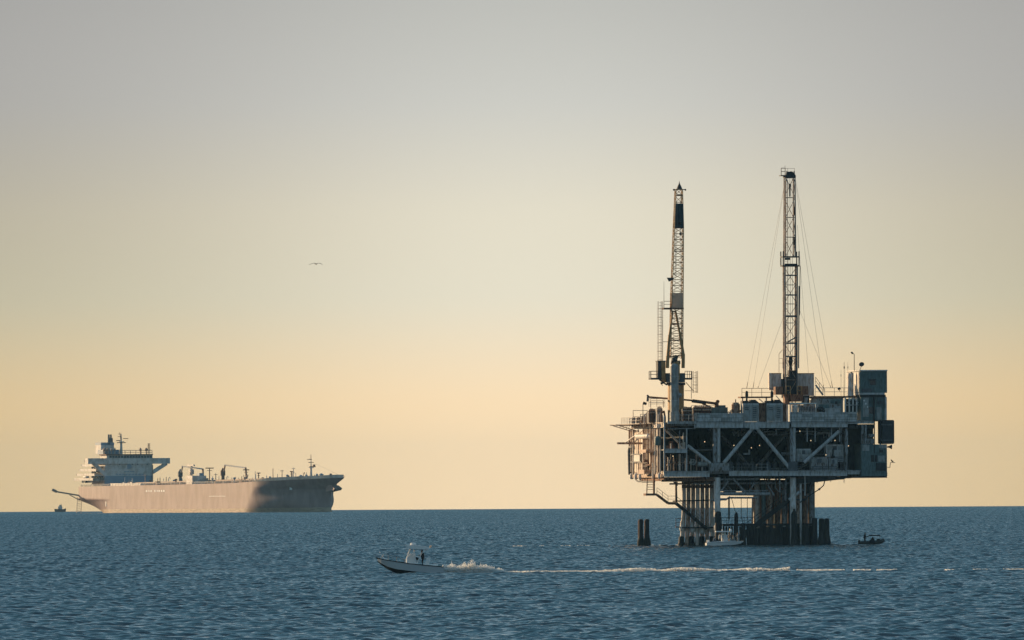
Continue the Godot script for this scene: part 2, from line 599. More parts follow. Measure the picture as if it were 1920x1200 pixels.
# ---------------------------------------------------------------- platform structure
func platform() -> void:
	var px := 457.6 * S
	var pz := -1850.0
	PT = Transform3D(Basis(Vector3.UP, TURN), Vector3(px, sea_y(px, pz), pz))
	var o := pthing("oil_platform", "weathered grey oil platform standing on pipes and dark piles in the sea", "oil platform", Vector3.ZERO)
	var mb: MB
	var D := 34.0
	# decks
	var top := MB.new()
	pb(top, 1247, 792.5, 1612, 795, -0.5, D - 1)
	part("deck_plate", top, M.grey2, o)
	mb = MB.new()
	pb(mb, 1247, 884, 1662, 887, -0.5, D - 1)
	part("deck_plate", mb, M.grey2, o)
	mb = MB.new()
	pb(mb, 1300, 906, 1520, 908, -3, 24)
	part("deck_plate", mb, M.grey2, o)
	mb = MB.new()
	pb(mb, 1612, 788.5, 1664, 790, -0.5, 20)
	part("deck_plate", mb, M.grey2, o)
	mb = MB.new()
	pb(mb, 1294, 843, 1340, 845, -8, 22)
	part("deck_plate", mb, M.grey2, o)
	# edge girders
	for g in [[1305, 1394, 797.5, 11, 0.0], [1395.5, 1480, 797.5, 11, 0.05], [1484, 1590, 797, 9.5, 0.0], [1590.5, 1640, 792, 6, -0.4]]:
		mb = MB.new()
		mb.girder(P(g[0], g[2], g[4]), P(g[1], g[2], g[4]), g[3] * S, 0.45)
		part("upper_girder", mb, M.grey, o)
	for g in [[1245, 1330, 890, 10, 0.0], [1367, 1400, 888.5, 9, 0.0], [1401, 1459, 888.5, 9, 0.05], [1460, 1520, 888.5, 9, 0.0], [1521, 1589, 888.5, 9, 0.04], [1590, 1614, 887, 6, -0.5]]:
		mb = MB.new()
		mb.girder(P(g[0], g[2], g[4]), P(g[1], g[2], g[4]), g[3] * S, 0.45)
		part("lower_girder", mb, M.grey, o)
	# rear and left edge girders
	for y in [797.5, 889.0]:
		mb = MB.new()
		var a := P(1242, y, 0)
		mb.girder(Vector3(a.x + 0.3, a.y, -0.6), Vector3(a.x + 0.3, a.y, -D), 0.85, 0.4)
		part("end_girder", mb, M.pale, o)
		mb = MB.new()
		mb.girder(P(1245, y, 0) + Vector3(0, 0, -D), P(1640, y, 0) + Vector3(0, 0, -D), 0.9, 0.45)
		part("rear_girder", mb, M.grey, o)
	# cross beams under the two decks
	for k in 13:
		for v in [798.0, 890.0]:
			var x0 := P(1262 + k * 29.0, v, 0)
			mb = MB.new()
			mb.girder(Vector3(x0.x, x0.y, -0.8), Vector3(x0.x, x0.y, -D + 0.4), 0.6, 0.3)
			part("floor_beam", mb, M.grey2, o)
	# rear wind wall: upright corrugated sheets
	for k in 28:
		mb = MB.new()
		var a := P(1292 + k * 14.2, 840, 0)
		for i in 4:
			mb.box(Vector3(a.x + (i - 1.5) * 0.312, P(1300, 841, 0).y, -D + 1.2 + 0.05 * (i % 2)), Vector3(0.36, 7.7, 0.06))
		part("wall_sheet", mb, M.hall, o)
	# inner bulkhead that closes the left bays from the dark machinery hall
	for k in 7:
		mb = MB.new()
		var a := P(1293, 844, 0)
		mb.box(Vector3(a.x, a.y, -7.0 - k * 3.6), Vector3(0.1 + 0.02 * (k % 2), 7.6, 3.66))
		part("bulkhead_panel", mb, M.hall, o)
	# columns and knee nodes
	mb = MB.new(); mb.tube(P(1347.5, 803, -0.3), P(1347.5, 868, -0.3), 0.27, 0.27, 12); part("column", mb, M.grey, o)
	mb = MB.new(); mb.beam(P(1340, 803, -0.5), P(1340, 868, -0.5), 0.55, 0.5); part("column", mb, M.grey2, o)
	mb = MB.new(); mb.tube(P(1489.5, 803, -0.3), P(1489.5, 866, -0.3), 0.26, 0.26, 12); part("column", mb, M.grey, o)
	mb = MB.new(); mb.beam(P(1484, 803, -0.5), P(1484, 866, -0.5), 0.42, 0.5); part("column", mb, M.grey2, o)
	mb = MB.new(); mb.beam(P(1588, 804, -0.6), P(1588, 856, -0.6), 0.42, 0.4); part("column", mb, M.grey2, o)
	mb = MB.new(); mb.beam(P(1618, 796, -0.8), P(1618, 884, -0.8), 0.35, 0.4); part("column", mb, M.grey2, o)
	for z in [-16.0, -30.0]:
		for u in [1344.0, 1487.0, 1590.0]:
			mb = MB.new(); mb.tube(P(u, 797, z), P(u, 888, z), 0.45, 0.45, 10); part("column", mb, M.grey2, o)
	mb = MB.new(); pb(mb, 1330.5, 869, 1367, 884, 0.2, 1.4); pb(mb, 1334, 871, 1340, 882, 0.26, 0.1); pb(mb, 1352, 872, 1362, 880, 0.26, 0.1); part("joint_box", mb, M.grey2, o)
	mb = MB.new(); pb(mb, 1478, 867, 1496, 884, 0.0, 1.2); part("joint_box", mb, M.darkgrey, o)
	mb = MB.new(); pb(mb, 1406, 793, 1424, 806, 0.28, 0.1); part("gusset_plate", mb, M.grey, o)
	# main diagonals
	for b in [[1411, 804, 1357, 869, 0.30], [1419, 804, 1482, 880, 0.30], [1289, 836, 1332, 870, 0.26], [1508, 868, 1574, 809, 0.28]]:
		mb = MB.new()
		mb.tube(P(b[0], b[1], -0.3), P(b[2], b[3], -0.3), b[4], b[4], 12)
		part("diagonal_brace", mb, M.grey, o)
	for b in [[1344, 803, 1414, 880], [1487, 803, 1420, 880]]:
		mb = MB.new()
		mb.tube(P(b[0], b[1], -16), P(b[2], b[3], -16), 0.28, 0.28, 10)
		part("diagonal_brace", mb, M.grey2, o)
	for u in [1514.0, 1529.0, 1560.0, 1575.0]:
		mb = MB.new(); mb.tube(P(u, 801, -0.8), P(u, 829, -0.8), 0.09, 0.09, 8); part("hanger_pipe", mb, M.grey, o)
	for u in [1377.0, 1392.0, 1415.0, 1440.0]:
		mb = MB.new(); mb.tube(P(u, 804, -5), P(u, 818, -5), 0.06, 0.06, 6); mb.tube(P(u, 818, -5), P(u + 6, 811, -5), 0.03, 0.03, 5); part("hanger_pipe", mb, M.grey2, o)
	# sheet-iron wind walls on the deck edge: rows of panels with recessed joints and posts
	for wall in [[[1307, 1331, 1352, 1372, 1394], [775.5, 778.5, 784, 791.3]], [[1484, 1504, 1524, 1546, 1568, 1590, 1608], [773, 777, 782.5, 787, 791.3]]]:
		var us: Array = wall[0]
		var vs: Array = wall[1]
		for i in us.size() - 1:
			for j in vs.size() - 1:
				mb = MB.new()
				pb(mb, us[i] + 0.25, vs[j] + 0.3, us[i + 1] - 0.25, vs[j + 1] - 0.3, 0.05 + 0.03 * ((i + j) % 2), 0.12)
				part("wind_wall_panel", mb, M.grey if (i * 3 + j) % 4 else M.teal, o)
			mb = MB.new()
			mb.beam(P(us[i] + 0.2, vs[0], -0.2), P(us[i] + 0.2, 792, -0.2), 0.14, 0.14)
			part("wall_post", mb, M.darkgrey, o)
	mb = MB.new(); pb(mb, 1307, 776, 1394, 792, -0.16, 0.06); part("wall_backing", mb, M.darkgrey, o)
	mb = MB.new(); pb(mb, 1484, 773.5, 1608, 792, -0.16, 0.06); part("wall_backing", mb, M.darkgrey, o)
	mb = MB.new(); mb.beam(P(1306, 775, -2.2), P(1306, 791.5, -2.2), 0.2, 4.0); part("wall_end", mb, M.white, o)
	mb = MB.new(); mb.beam(P(1482, 756, 0.1), P(1482, 791.5, 0.1), 0.18, 0.18); mb.beam(P(1482, 757, 0.1), P(1531, 757, 0.1), 0.2, 0.2); part("shelter_frame", mb, M.white, o)
	mb = MB.new(); mb.beam(P(1530, 758, 0.1), P(1530, 773, 0.1), 0.14); part("shelter_post", mb, M.white, o)
	mb = MB.new(); mb.beam(P(1482, 757, -3), P(1531, 757, -3), 0.2); mb.beam(P(1482, 757, 0), P(1482, 757, -3), 0.18); part("shelter_frame", mb, M.white, o)
	# left front balcony of three levels
	mb = MB.new(); mb.girder(P(1251, 793, 0.3), P(1305, 793, 0.3), 0.4, 0.4); part("balcony_edge", mb, M.grey, o)
	mb = MB.new(); pb(mb, 1251, 792, 1305, 793.5, 0.2, 4.5); part("balcony_floor", mb, M.grey2, o)
	mb = MB.new(); mb.rail(P(1252, 791.5, 0.25), P(1304, 791.5, 0.25), 1.1, 1.3); part("railing", mb, M.grey, o)
	mb = MB.new(); mb.beam(P(1256, 797, -0.4), P(1302, 797, -0.4), 0.3, 0.35); mb.tube(P(1252, 805, -0.2), P(1303, 804, -0.2), 0.1, 0.1, 6); part("pipe_run", mb, M.grey2, o)
	mb = MB.new(); mb.beam(P(1302.5, 796, 0), P(1302.5, 804, 0), 0.2); part("bracket", mb, M.grey, o)
	mb = MB.new(); mb.beam(P(1245.2, 780, 0.1), P(1245.2, 888, 0.1), 0.22); part("balcony_post", mb, M.grey, o)
	mb = MB.new(); mb.beam(P(1287, 804, 0.1), P(1287, 884, 0.1), 0.2); part("balcony_post", mb, M.grey, o)
	mb = MB.new(); mb.girder(P(1244, 846, 0.15), P(1288, 846, 0.15), 0.68, 0.4); part("balcony_edge", mb, M.grey, o)
	mb = MB.new(); pb(mb, 1244, 843.5, 1288, 845, 0.0, 10); part("balcony_floor", mb, M.grey2, o)
	mb = MB.new(); mb.beam(P(1274, 808, -0.6), P(1274, 843, -0.6), 0.16); part("balcony_post", mb, M.grey2, o)
	mb = MB.new(); mb.beam(P(1281, 812, -0.8), P(1281, 843, -0.8), 0.2); part("balcony_post", mb, M.pale, o)
	mb = MB.new()
	mb.beam(P(1247, 806, -1.0), P(1281, 839, -1.0), 0.1, 0.3); mb.beam(P(1247, 806, -2.0), P(1281, 839, -2.0), 0.1, 0.3)
	for i in 14:
		var p := P(1247 + i * 2.43, 806.5 + i * 2.36, -1.5)
		mb.box(p, Vector3(0.26, 0.05, 0.95))
	mb.tube(P(1247, 794, -0.95), P(1281, 827, -0.95), 0.04, 0.04, 5); mb.tube(P(1247, 800, -0.95), P(1281, 833, -0.95), 0.03, 0.03, 5)
	part("stair", mb, M.pale2, o)
	mb = MB.new(); pb(mb, 1272, 832, 1281, 842, -1.0, 0.12); part("side_panel", mb, M.pale, o)
	mb = MB.new(); pb(mb, 1252, 836, 1266, 843, -4, 2.0); pb(mb, 1256, 828, 1262, 836, -4.2, 1.2); part("pump", mb, M.rust, o)
	mb = MB.new(); mb.tube(P(1258, 842.5, -1.5), P(1258, 832, -1.5), 0.12, 0.12, 8); part("standpipe", mb, M.pale, o)
	mb = MB.new(); mb.tube(P(1283, 842, -1.2), P(1283, 830, -1.2), 0.15, 0.15, 8); part("standpipe", mb, M.pale, o)
	# lower left bay: valves and risers
	for k in 15:
		var u := 1248.0 + k * 5.3
		var z := -1.2 - rng.randf() * 5.0
		mb = MB.new()
		var hv := 852.0 + rng.randf() * 10.0
		mb.tube(P(u, 883, z), P(u, hv, z), 0.09 + rng.randf() * 0.1, -1, 8)
		mb.ball(P(u, 874 - rng.randf() * 10, z), Vector3(0.3, 0.22, 0.3), 8)
		mb.tube(P(u - 2.5, 868, z), P(u + 2.5, 868, z), 0.16, 0.16, 8)
		part("riser_valve", mb, [M.rust, M.pale, M.darkgrey, M.pale2][k % 4], o)
	mb = MB.new(); mb.tube(P(1308, 871, -0.8), P(1326, 871, -0.8), 0.42, 0.42, 14); mb.tube(P(1313, 871, -0.8), P(1313.8, 871, -0.8), 0.48, 0.48, 14); mb.tube(P(1321, 871, -0.8), P(1321.8, 871, -0.8), 0.48, 0.48, 14); part("drum", mb, M.teal, o)
	mb = MB.new()
	for i in 6:
		var w := TAU * i / 6
		mb.tube(P(1299, 867, -0.8), P(1299, 867, -0.8) + Vector3(cos(w), sin(w), 0) * 0.5, 0.05, 0.05, 5)
		mb.tube(P(1299, 867, -0.8) + Vector3(cos(w), sin(w), 0) * 0.5, P(1299, 867, -0.8) + Vector3(cos(w + TAU / 6), sin(w + TAU / 6), 0) * 0.5, 0.07, 0.07, 6)
	part("hand_wheel", mb, M.teal, o)
	# pipes and trays inside the dark hall
	for k in 26:
		mb = MB.new()
		var z := -2.5 - rng.randf() * 11.0
		var u := 1353.0 + rng.randf() * 225.0
		var v: float = [808.0, 812.0, 850.0, 872.0, 879.0][k % 5] + rng.randf() * 4.0
		var w := 10.0 + rng.randf() * 40.0
		var r := 0.06 + rng.randf() * 0.11
		if u + w > 1586.0:
			w = 1586.0 - u
		mb.path([P(u, v, z), P(u + w, v, z), P(u + w, v + (8.0 if v < 840.0 else -8.0), z)], r, 7)
		part("pipe_run", mb, M.grey2 if k % 3 else M.grey, o)
	for k in 9:
		mb = MB.new()
		var z := -3.0 - rng.randf() * 9.0
		var u := 1368.0 + k * 14.0
		pb(mb, u, 884 - 6 - rng.randf() * 9, u + 6 + rng.randf() * 5, 884, z, 1.5)
		mb.lathe(P(u + 3, 876, z - 0.7), [[0.35, 0.0], [0.35, 0.7], [0.12, 0.9], [0.1, 1.4]], 10)
		part("pump", mb, M.darkgrey, o)
	mb = MB.new(); mb.rail(P(1418, 883.5, -1.4), P(1440, 883.5, -1.4), 1.1, 1.0); part("railing", mb, M.grey, o)
	mb = MB.new(); mb.rail(P(1369, 883.5, -1.2), P(1412, 883.5, -1.2), 1.1, 1.8); part("railing", mb, M.grey2, o)
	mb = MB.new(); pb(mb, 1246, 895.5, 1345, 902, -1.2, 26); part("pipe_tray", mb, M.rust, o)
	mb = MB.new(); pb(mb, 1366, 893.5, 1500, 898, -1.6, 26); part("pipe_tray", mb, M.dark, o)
	clutter(o)
	left_end(o)
	right_tower(o)
	cellar(o)
	legs_and_piles(o)
	deck_rails(o)


func clutter(o: Node3D) -> void:
	# small pipework that breaks the skyline of the upper deck and hangs below the edge girders
	for k in 54:
		var mb := MB.new()
		var u := 1278.0 + rng.randf() * 112.0 if k < 30 else 1470.0 + rng.randf() * 120.0
		var z := -5.0 - rng.randf() * 22.0
		var v := 776.0 - rng.randf() * 12.0 if k < 30 else 757.0 - rng.randf() * 16.0
		var r := 0.05 + rng.randf() * 0.08
		var called := "vent_pipe"
		match k % 4:
			0:
				mb.path([P(u, 792, z), P(u, v, z), P(u + 2.5, v - 2, z), P(u + 4.5, v, z), P(u + 4.5, v + 3, z)], r, 7)
			1:
				called = "junction_box"
				pb(mb, u, v + 3, u + 4 + rng.randf() * 4, 792, z, 0.8)
			2:
				called = "valve_stem"
				mb.tube(P(u, 792, z), P(u, v + 2, z), r, r, 7)
				mb.tube(P(u - 2, v + 2, z), P(u + 2, v + 2, z), 0.05, 0.05, 5)
				mb.ball(P(u, v + 6, z), Vector3(0.22, 0.26, 0.22), 8)
			3:
				called = "cross_pipe"
				mb.path([P(u, 792, z), P(u, v + 4, z), P(u + 14, v + 4, z), P(u + 14, 792, z)], r, 7)
		part(called, mb, [M.rust, M.darkgrey, M.pale2, M.grey2, M.pale][rng.randi() % 5], o)
	for k in 22:
		var mb := MB.new()
		var u := 1250.0 + rng.randf() * 340.0
		var v := 804.0 if k % 2 else 895.0
		var z := -0.5 - rng.randf() * 2.0
		mb.tube(P(u, v, z), P(u, v + 3 + rng.randf() * 9, z), 0.05, 0.05, 6)
		mb.tube(P(u, v + 2, z), P(u + 4 + rng.randf() * 12, v + 2, z), 0.06, 0.06, 6)
		part("hanger_pipe", mb, M.grey2 if k % 3 else M.rust, o)


func left_end(o: Node3D) -> void:
	var mb: MB
	# sunlit ribbed end wall: upright risers of different sizes in front of panels
	for k in range(1, 9):
		mb = MB.new()
		var a := E(1239 - k * 6.3, 846)
		mb.box(Vector3(a.x + 0.35, a.y, a.z - 1.7), Vector3(0.1 + 0.03 * (k % 2), 7.0 if k % 4 != 2 else 6.6, 3.8))
		part("end_wall_panel", mb, M.pale if k % 2 else M.pale2, o)
	for k in 22:
		var u := 1238.0 - k * 2.55
		if u > 1188.0 and u < 1206.0 and k % 3:
			continue
		mb = MB.new()
		var a := E(u, 804)
		var b := E(u, 889 - (k % 3) * 2)
		var r: float = [0.11, 0.16, 0.07, 0.2, 0.13][k % 5]
		mb.tube(a + Vector3(0.1 - r, 0, 0), b + Vector3(0.1 - r, 0, 0), r, r, 9)
		part("riser_pipe", mb, [M.pale, M.pale2, M.white, M.pale, M.rust][k % 5], o)
	# frame posts and ledges on the wall
	for v in [851.5, 866.0]:
		mb = MB.new(); mb.beam(E(1206, v) + Vector3(-0.1, 0, 0), E(1187, v) + Vector3(-0.1, 0, 0), 0.14, 0.2); part("ledge", mb, M.darkgrey, o)
	mb = MB.new()
	var e := E(1186, 840)
	var f := E(1186, 890)
	mb.path([E(1190, 838) + Vector3(0, 0, 0), e + Vector3(-0.15, 0.2, 0), e + Vector3(-0.25, -0.4, 0), f + Vector3(-0.15, 0, 0)], 0.27, 10)
	part("vent_duct", mb, M.darkgrey, o)
	mb = MB.new(); mb.box(E(1197, 859) + Vector3(-0.05, 0, 0), Vector3(0.12, 1.1, 7.0)); part("end_wall_panel", mb, M.white, o)
	# white domes at the foot
	for u in [1189.0, 1197.0, 1204.5, 1238.0]:
		mb = MB.new()
		mb.lathe(E(u, 897) + Vector3(-0.1, 0, 0), [[0.0, -0.15], [0.28, -0.1], [0.34, 0.15], [0.34, 0.55], [0.22, 0.8], [0.0, 0.9]], 12)
		part("valve_cover", mb, M.white, o)
	for k in 2:
		mb = MB.new()
		var a := E(1193.0 + k * 7, 897) + Vector3(0.1, 0, 0)
		var c := E(1226, 903 + k * 0.8) + Vector3(0.2, 0, 0)
		mb.path([a, a + Vector3(0.05, -0.35, 0.9), Vector3(c.x, c.y, a.z + 2.6), c], 0.13, 8)
		part("drain_pipe", mb, M.darkgrey, o)
	mb = MB.new(); mb.beam(E(1186, 893) + Vector3(0.2, 0, 0), E(1240, 893) + Vector3(0.2, 0, 0), 0.5, 0.5); part("end_girder", mb, M.pale2, o)
	mb = MB.new(); mb.tube(E(1240, 902), P(1342, 901, -1), 0.18, 0.18, 8); part("drain_pipe", mb, M.rust, o)
	# cantilevered ledge, boom and bracing towards the left
	var x := P(1242, 800, 0).x
	mb = MB.new()
	var tip := Vector3(x - 3.4, P(1152, 796, 0).y, -30.0)
	for z in [-33.0, -27.0]:
		mb.beam(Vector3(x + 0.1, tip.y - 0.05, z), Vector3(tip.x, tip.y, z), 0.12, 0.16)
		mb.beam(Vector3(x + 0.1, tip.y - 1.0, z), Vector3(tip.x + 0.5, tip.y - 0.1, z), 0.1, 0.14)
		for i in 5:
			var q := 0.5 + i * 0.55
			mb.tube(Vector3(x - q, tip.y, z), Vector3(x - q - 0.25, tip.y - 0.95 + q * 0.3, z), 0.04, 0.04, 5)
	for i in 8:
		mb.beam(Vector3(x - i * 0.46, tip.y + 0.02, -33), Vector3(x - i * 0.46, tip.y + 0.02, -27), 0.09, 0.06)
	part("cantilever_ledge", mb, M.pale2, o)
	mb = MB.new(); mb.box(Vector3(x - 0.9, tip.y + 0.1, -22), Vector3(2.0, 0.08, 20)); part("walkway_floor", mb, M.pale, o)
	mb = MB.new(); mb.rail(Vector3(x - 1.8, tip.y + 0.1, -31), Vector3(x - 1.8, tip.y + 0.1, -12), 1.1, 1.6); mb.rail(Vector3(x - 1.8, tip.y + 0.1, -12), Vector3(x, tip.y + 0.1, -12), 1.1, 1.6); part("railing", mb, M.pale, o)
	mb = MB.new(); mb.beam(Vector3(P(1159, 831, -22).x, P(1159, 831, 0).y, -22), Vector3(x + 1, P(1230, 831, 0).y, -22), 0.28, 0.34); part("outrigger_beam", mb, M.pale2, o)
	mb = MB.new(); mb.tube(E(1184, 828) + Vector3(-0.6, 0, 0), E(1211, 806) + Vector3(-0.3, 0, 0), 0.12, 0.12, 8); part("diagonal_brace", mb, M.white, o)
	# caged ladder and landings on the end wall
	mb = MB.new(); mb.ladder(E(1222, 850) + Vector3(-0.35, 0, 0), E(1222, 805) + Vector3(-0.35, 0, 0), Vector3(0, 0, 1), 1.2, 0.8, Vector3.LEFT); part("caged_ladder", mb, M.rust, o)
	mb = MB.new(); mb.box(E(1223, 846) + Vector3(-0.7, 0, 0), Vector3(1.6, 0.5, 7.0)); part("landing", mb, M.pale2, o)
	mb = MB.new(); mb.box(E(1219, 885) + Vector3(-0.6, 0, 0), Vector3(1.5, 0.7, 6.0)); part("landing", mb, M.pale2, o)
	mb = MB.new(); mb.rail(E(1212, 881) + Vector3(-1.2, 0, 0), E(1228, 881) + Vector3(-1.2, 0, 0), 1.1, 1.5); part("railing", mb, M.pale, o)
	mb = MB.new(); mb.lathe(E(1238, 826) + Vector3(-0.4, -0.9, 0), [[0.0, 0.0], [0.5, 0.1], [0.55, 0.4], [0.55, 1.2], [0.4, 1.5], [0.0, 1.6]], 14); part("round_tank", mb, M.green, o)
	mb = MB.new(); mb.lathe(E(1218, 884) + Vector3(-0.5, 0, 0), [[0.6, 0.0], [0.6, 1.4], [0.3, 1.9], [0.0, 2.0]], 12); mb.tube(E(1214, 872) + Vector3(-0.6, 0, 0), E(1228, 872) + Vector3(-0.6, 0, 0), 0.14, 0.14, 8); part("wellhead", mb, M.rust, o)
	mb = MB.new(); mb.tube(E(1229, 898) + Vector3(-0.3, 0, 0), E(1229, 868) + Vector3(-0.3, 0, 0), 0.24, 0.24, 10); part("riser_pipe", mb, M.pale, o)
	# underslung stair to the boat landing
	mb = MB.new()
	pb(mb, 1211, 926, 1232, 930, -4.0, 2.4)
	part("landing", mb, M.rust, o)
	mb = MB.new()
	for z in [-4.1, -6.3]:
		mb.tube(P(1213, 926, z), P(1214, 897, z), 0.07, 0.07, 6)
		mb.tube(P(1226.5, 926, z), P(1226.5, 897, z), 0.16, 0.16, 6)
		for v in [905.0, 909.5, 914.0, 918.5]:
			mb.tube(P(1213, v, z), P(1227, v, z), 0.045, 0.045, 5)
	part("landing_cage", mb, M.rust, o)
	var st := [[1232, 927, 1253, 943], [1253, 943, 1268, 943], [1268, 943, 1326, 991]]
	for s in st.size():
		var q = st[s]
		mb = MB.new()
		for z in [-4.2, -5.3]:
			mb.beam(P(q[0], q[1] + 1.5, z), P(q[2], q[3] + 1.5, z), 0.12, 0.42 if s < 2 else 0.55)
		var cnt := int(P(q[0], q[1]).distance_to(P(q[2], q[3])) / 0.28)
		for i in cnt:
			var t := (i + 0.5) / cnt
			mb.box(P(lerpf(q[0], q[2], t), lerpf(q[1], q[3], t), -4.75), Vector3(0.27, 0.05, 1.0))
		part("stair_flight", mb, M.rust if s < 2 else M.tar, o)
		mb = MB.new()
		for z in [-4.15, -5.35]:
			mb.rail(P(q[0], q[1], z), P(q[2], q[3], z), 1.05, 1.2, 0.03)
		part("railing", mb, M.darkgrey, o)
	mb = MB.new(); mb.tube(P(1268, 904, -4.7), P(1268.5, 943, -4.7), 0.16, 0.2, 8); part("hanger_post", mb, M.rust, o)
	mb = MB.new(); mb.prism([P(1270, 904, 0), P(1279, 904, 0), P(1279, 912, 0)], Vector3(0, 0, -4.6), Vector3(0, 0, -4.8)); part("gusset_plate", mb, M.rust, o)


func right_tower(o: Node3D) -> void:
	var mb: MB
	mb = MB.new(); pb(mb, 1616, 834, 1664.5, 889, 0.1, 7.0); part("tower_wall", mb, M.green, o)
	mb = MB.new(); pb(mb, 1616, 887, 1665, 893, 0.25, 8.0); part("tower_base", mb, M.green, o)
	mb = MB.new(); pb(mb, 1600, 893.2, 1664.5, 896.5, 0.0, 12.0); part("tower_base", mb, M.dark, o)
	mb = MB.new(); pb(mb, 1634, 854, 1640, 866.5, 0.16, 0.1); part("doorway", mb, M.black, o)
	mb = MB.new(); pb(mb, 1641.3, 854, 1646, 866.5, 0.16, 0.1); part("doorway", mb, M.black, o)
	mb = MB.new(); pb(mb, 1648, 855, 1661, 866, 0.22, 0.2); part("locker", mb, M.teal, o)
	mb = MB.new(); pb(mb, 1649, 834.5, 1664, 841, 0.2, 0.12); part("wall_panel", mb, M.teal, o)
	mb = MB.new(); pb(mb, 1618, 835, 1631, 846, 0.18, 0.1); part("wall_panel", mb, M.teal, o)
	mb = MB.new(); pb(mb, 1650, 844, 1657, 849, 0.2, 0.12); part("vent_grille", mb, M.dark, o)
	mb = MB.new(); pb(mb, 1644, 869, 1662, 883, 0.3, 0.3); part("hose_locker", mb, M.dark, o)
	mb = MB.new(); mb.beam(P(1624, 797, -0.4), P(1624, 834, -0.4), 0.3); part("tower_post", mb, M.grey2, o)
	mb = MB.new(); mb.beam(P(1640.5, 790, 0.1), P(1640.5, 850, 0.1), 0.16); part("tower_post", mb, M.dark, o)
	mb = MB.new(); mb.beam(P(1652, 790, -0.2), P(1652, 834, -0.2), 0.2); part("tower_post", mb, M.dark, o)
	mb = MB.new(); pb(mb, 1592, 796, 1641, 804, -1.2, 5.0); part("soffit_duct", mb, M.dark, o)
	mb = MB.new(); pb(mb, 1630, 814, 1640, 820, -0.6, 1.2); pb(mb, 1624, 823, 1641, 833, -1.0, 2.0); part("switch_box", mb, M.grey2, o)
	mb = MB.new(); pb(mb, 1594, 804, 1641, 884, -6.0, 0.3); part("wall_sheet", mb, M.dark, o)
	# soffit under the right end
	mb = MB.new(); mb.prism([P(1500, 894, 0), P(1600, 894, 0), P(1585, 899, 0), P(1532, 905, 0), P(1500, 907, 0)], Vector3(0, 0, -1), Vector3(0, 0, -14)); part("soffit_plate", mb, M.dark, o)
	mb = MB.new(); mb.path([P(1547, 903, -1), P(1545, 911, -1), P(1537, 918, -1), P(1520, 929, -1), P(1500, 943, -1)], 0.09, 6); part("hose", mb, M.dark, o)
	mb = MB.new(); mb.ball(P(1537, 918, -1), Vector3(0.2, 0.2, 0.2), 8); part("hose_coupling", mb, M.dark, o)
	mb = MB.new(); mb.path([P(1563, 895, -1), P(1564, 900, -1), P(1583, 899, -1), P(1587, 895, -1)], 0.06, 6); part("hose", mb, M.dark, o)
	mb = MB.new(); mb.path([P(1665, 877, -0.5), P(1670, 877, -0.5), P(1671, 868, -0.5), P(1680, 868, -0.5)], 0.05, 6); part("bracket", mb, M.dark, o)


func cellar(o: Node3D) -> void:
	var mb: MB
	# truss below the lower deck, between the two front legs
	for b in [[1350, 900, 1424, 899, 0.16], [1350, 926.5, 1444, 927, 0.3], [1350, 921, 1440, 921, 0.1], [1352, 922, 1366, 902, 0.15], [1374, 898, 1400, 926, 0.16], [1403, 926, 1416, 904, 0.14], [1366, 934, 1420, 934, 0.16], [1440, 910, 1452, 930, 0.12], [1350, 937, 1362, 937, 0.2], [1330, 939, 1352, 938, 0.16], [1362, 937, 1369, 932, 0.14]]:
		mb = MB.new()
		mb.tube(P(b[0], b[1], -1.2), P(b[2], b[3], -1.2), b[4], b[4], 10)
		part("truss_member", mb, M.grey2, o)
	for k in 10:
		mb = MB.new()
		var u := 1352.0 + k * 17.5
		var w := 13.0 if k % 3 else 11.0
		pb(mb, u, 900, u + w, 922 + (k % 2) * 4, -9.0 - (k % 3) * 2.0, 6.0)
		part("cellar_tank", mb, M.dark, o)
	for k in 16:
		mb = MB.new()
		var u := 1353.0 + rng.randf() * 140.0
		var z := -2.0 - rng.randf() * 6.0
		mb.path([P(u, 896, z), P(u, 905 + rng.randf() * 18, z), P(u + 6 + rng.randf() * 12, 918 + rng.randf() * 8, z)], 0.06 + rng.randf() * 0.08, 6)
		part("pipe_run", mb, M.grey2 if k % 2 else M.rust, o)
	mb = MB.new(); mb.tube(P(1367, 932, -1.5), P(1367, 975, -1.5), 0.14, 0.14, 8); part("standpipe", mb, M.dark, o)
	mb = MB.new(); mb.tube(P(1371, 932, -1.5), P(1379, 961, -1.5), 0.045, 0.045, 6); part("hose", mb, M.dark, o)
	for u in [1391.5, 1403.0]:
		mb = MB.new(); mb.tube(P(u, 934, -8), P(u, 975, -8), 0.05, 0.05, 6); part("hose", mb, M.rust, o)
	mb = MB.new(); mb.tube(P(1425, 895, -4), P(1530, 895, -4), 0.35, 0.35, 10); part("header_pipe", mb, M.darkgrey, o)
	mb = MB.new(); mb.tube(P(1510, 893, -0.6), P(1510, 930, -0.6), 0.11, 0.11, 8); part("standpipe", mb, M.grey, o)
	mb = MB.new(); mb.tube(P(1462.5, 895, -0.8), P(1462.5, 924, -0.8), 0.11, 0.11, 8); part("standpipe", mb, M.grey2, o)
	mb = MB.new(); mb.tube(P(1474, 897, -1), P(1474, 940, -1), 0.08, 0.08, 8); part("standpipe", mb, M.grey2, o)
	mb = MB.new(); mb.tube(P(1480, 938, -1.2), P(1500, 923, -1.2), 0.28, 0.28, 10); part("diagonal_brace", mb, M.grey, o)


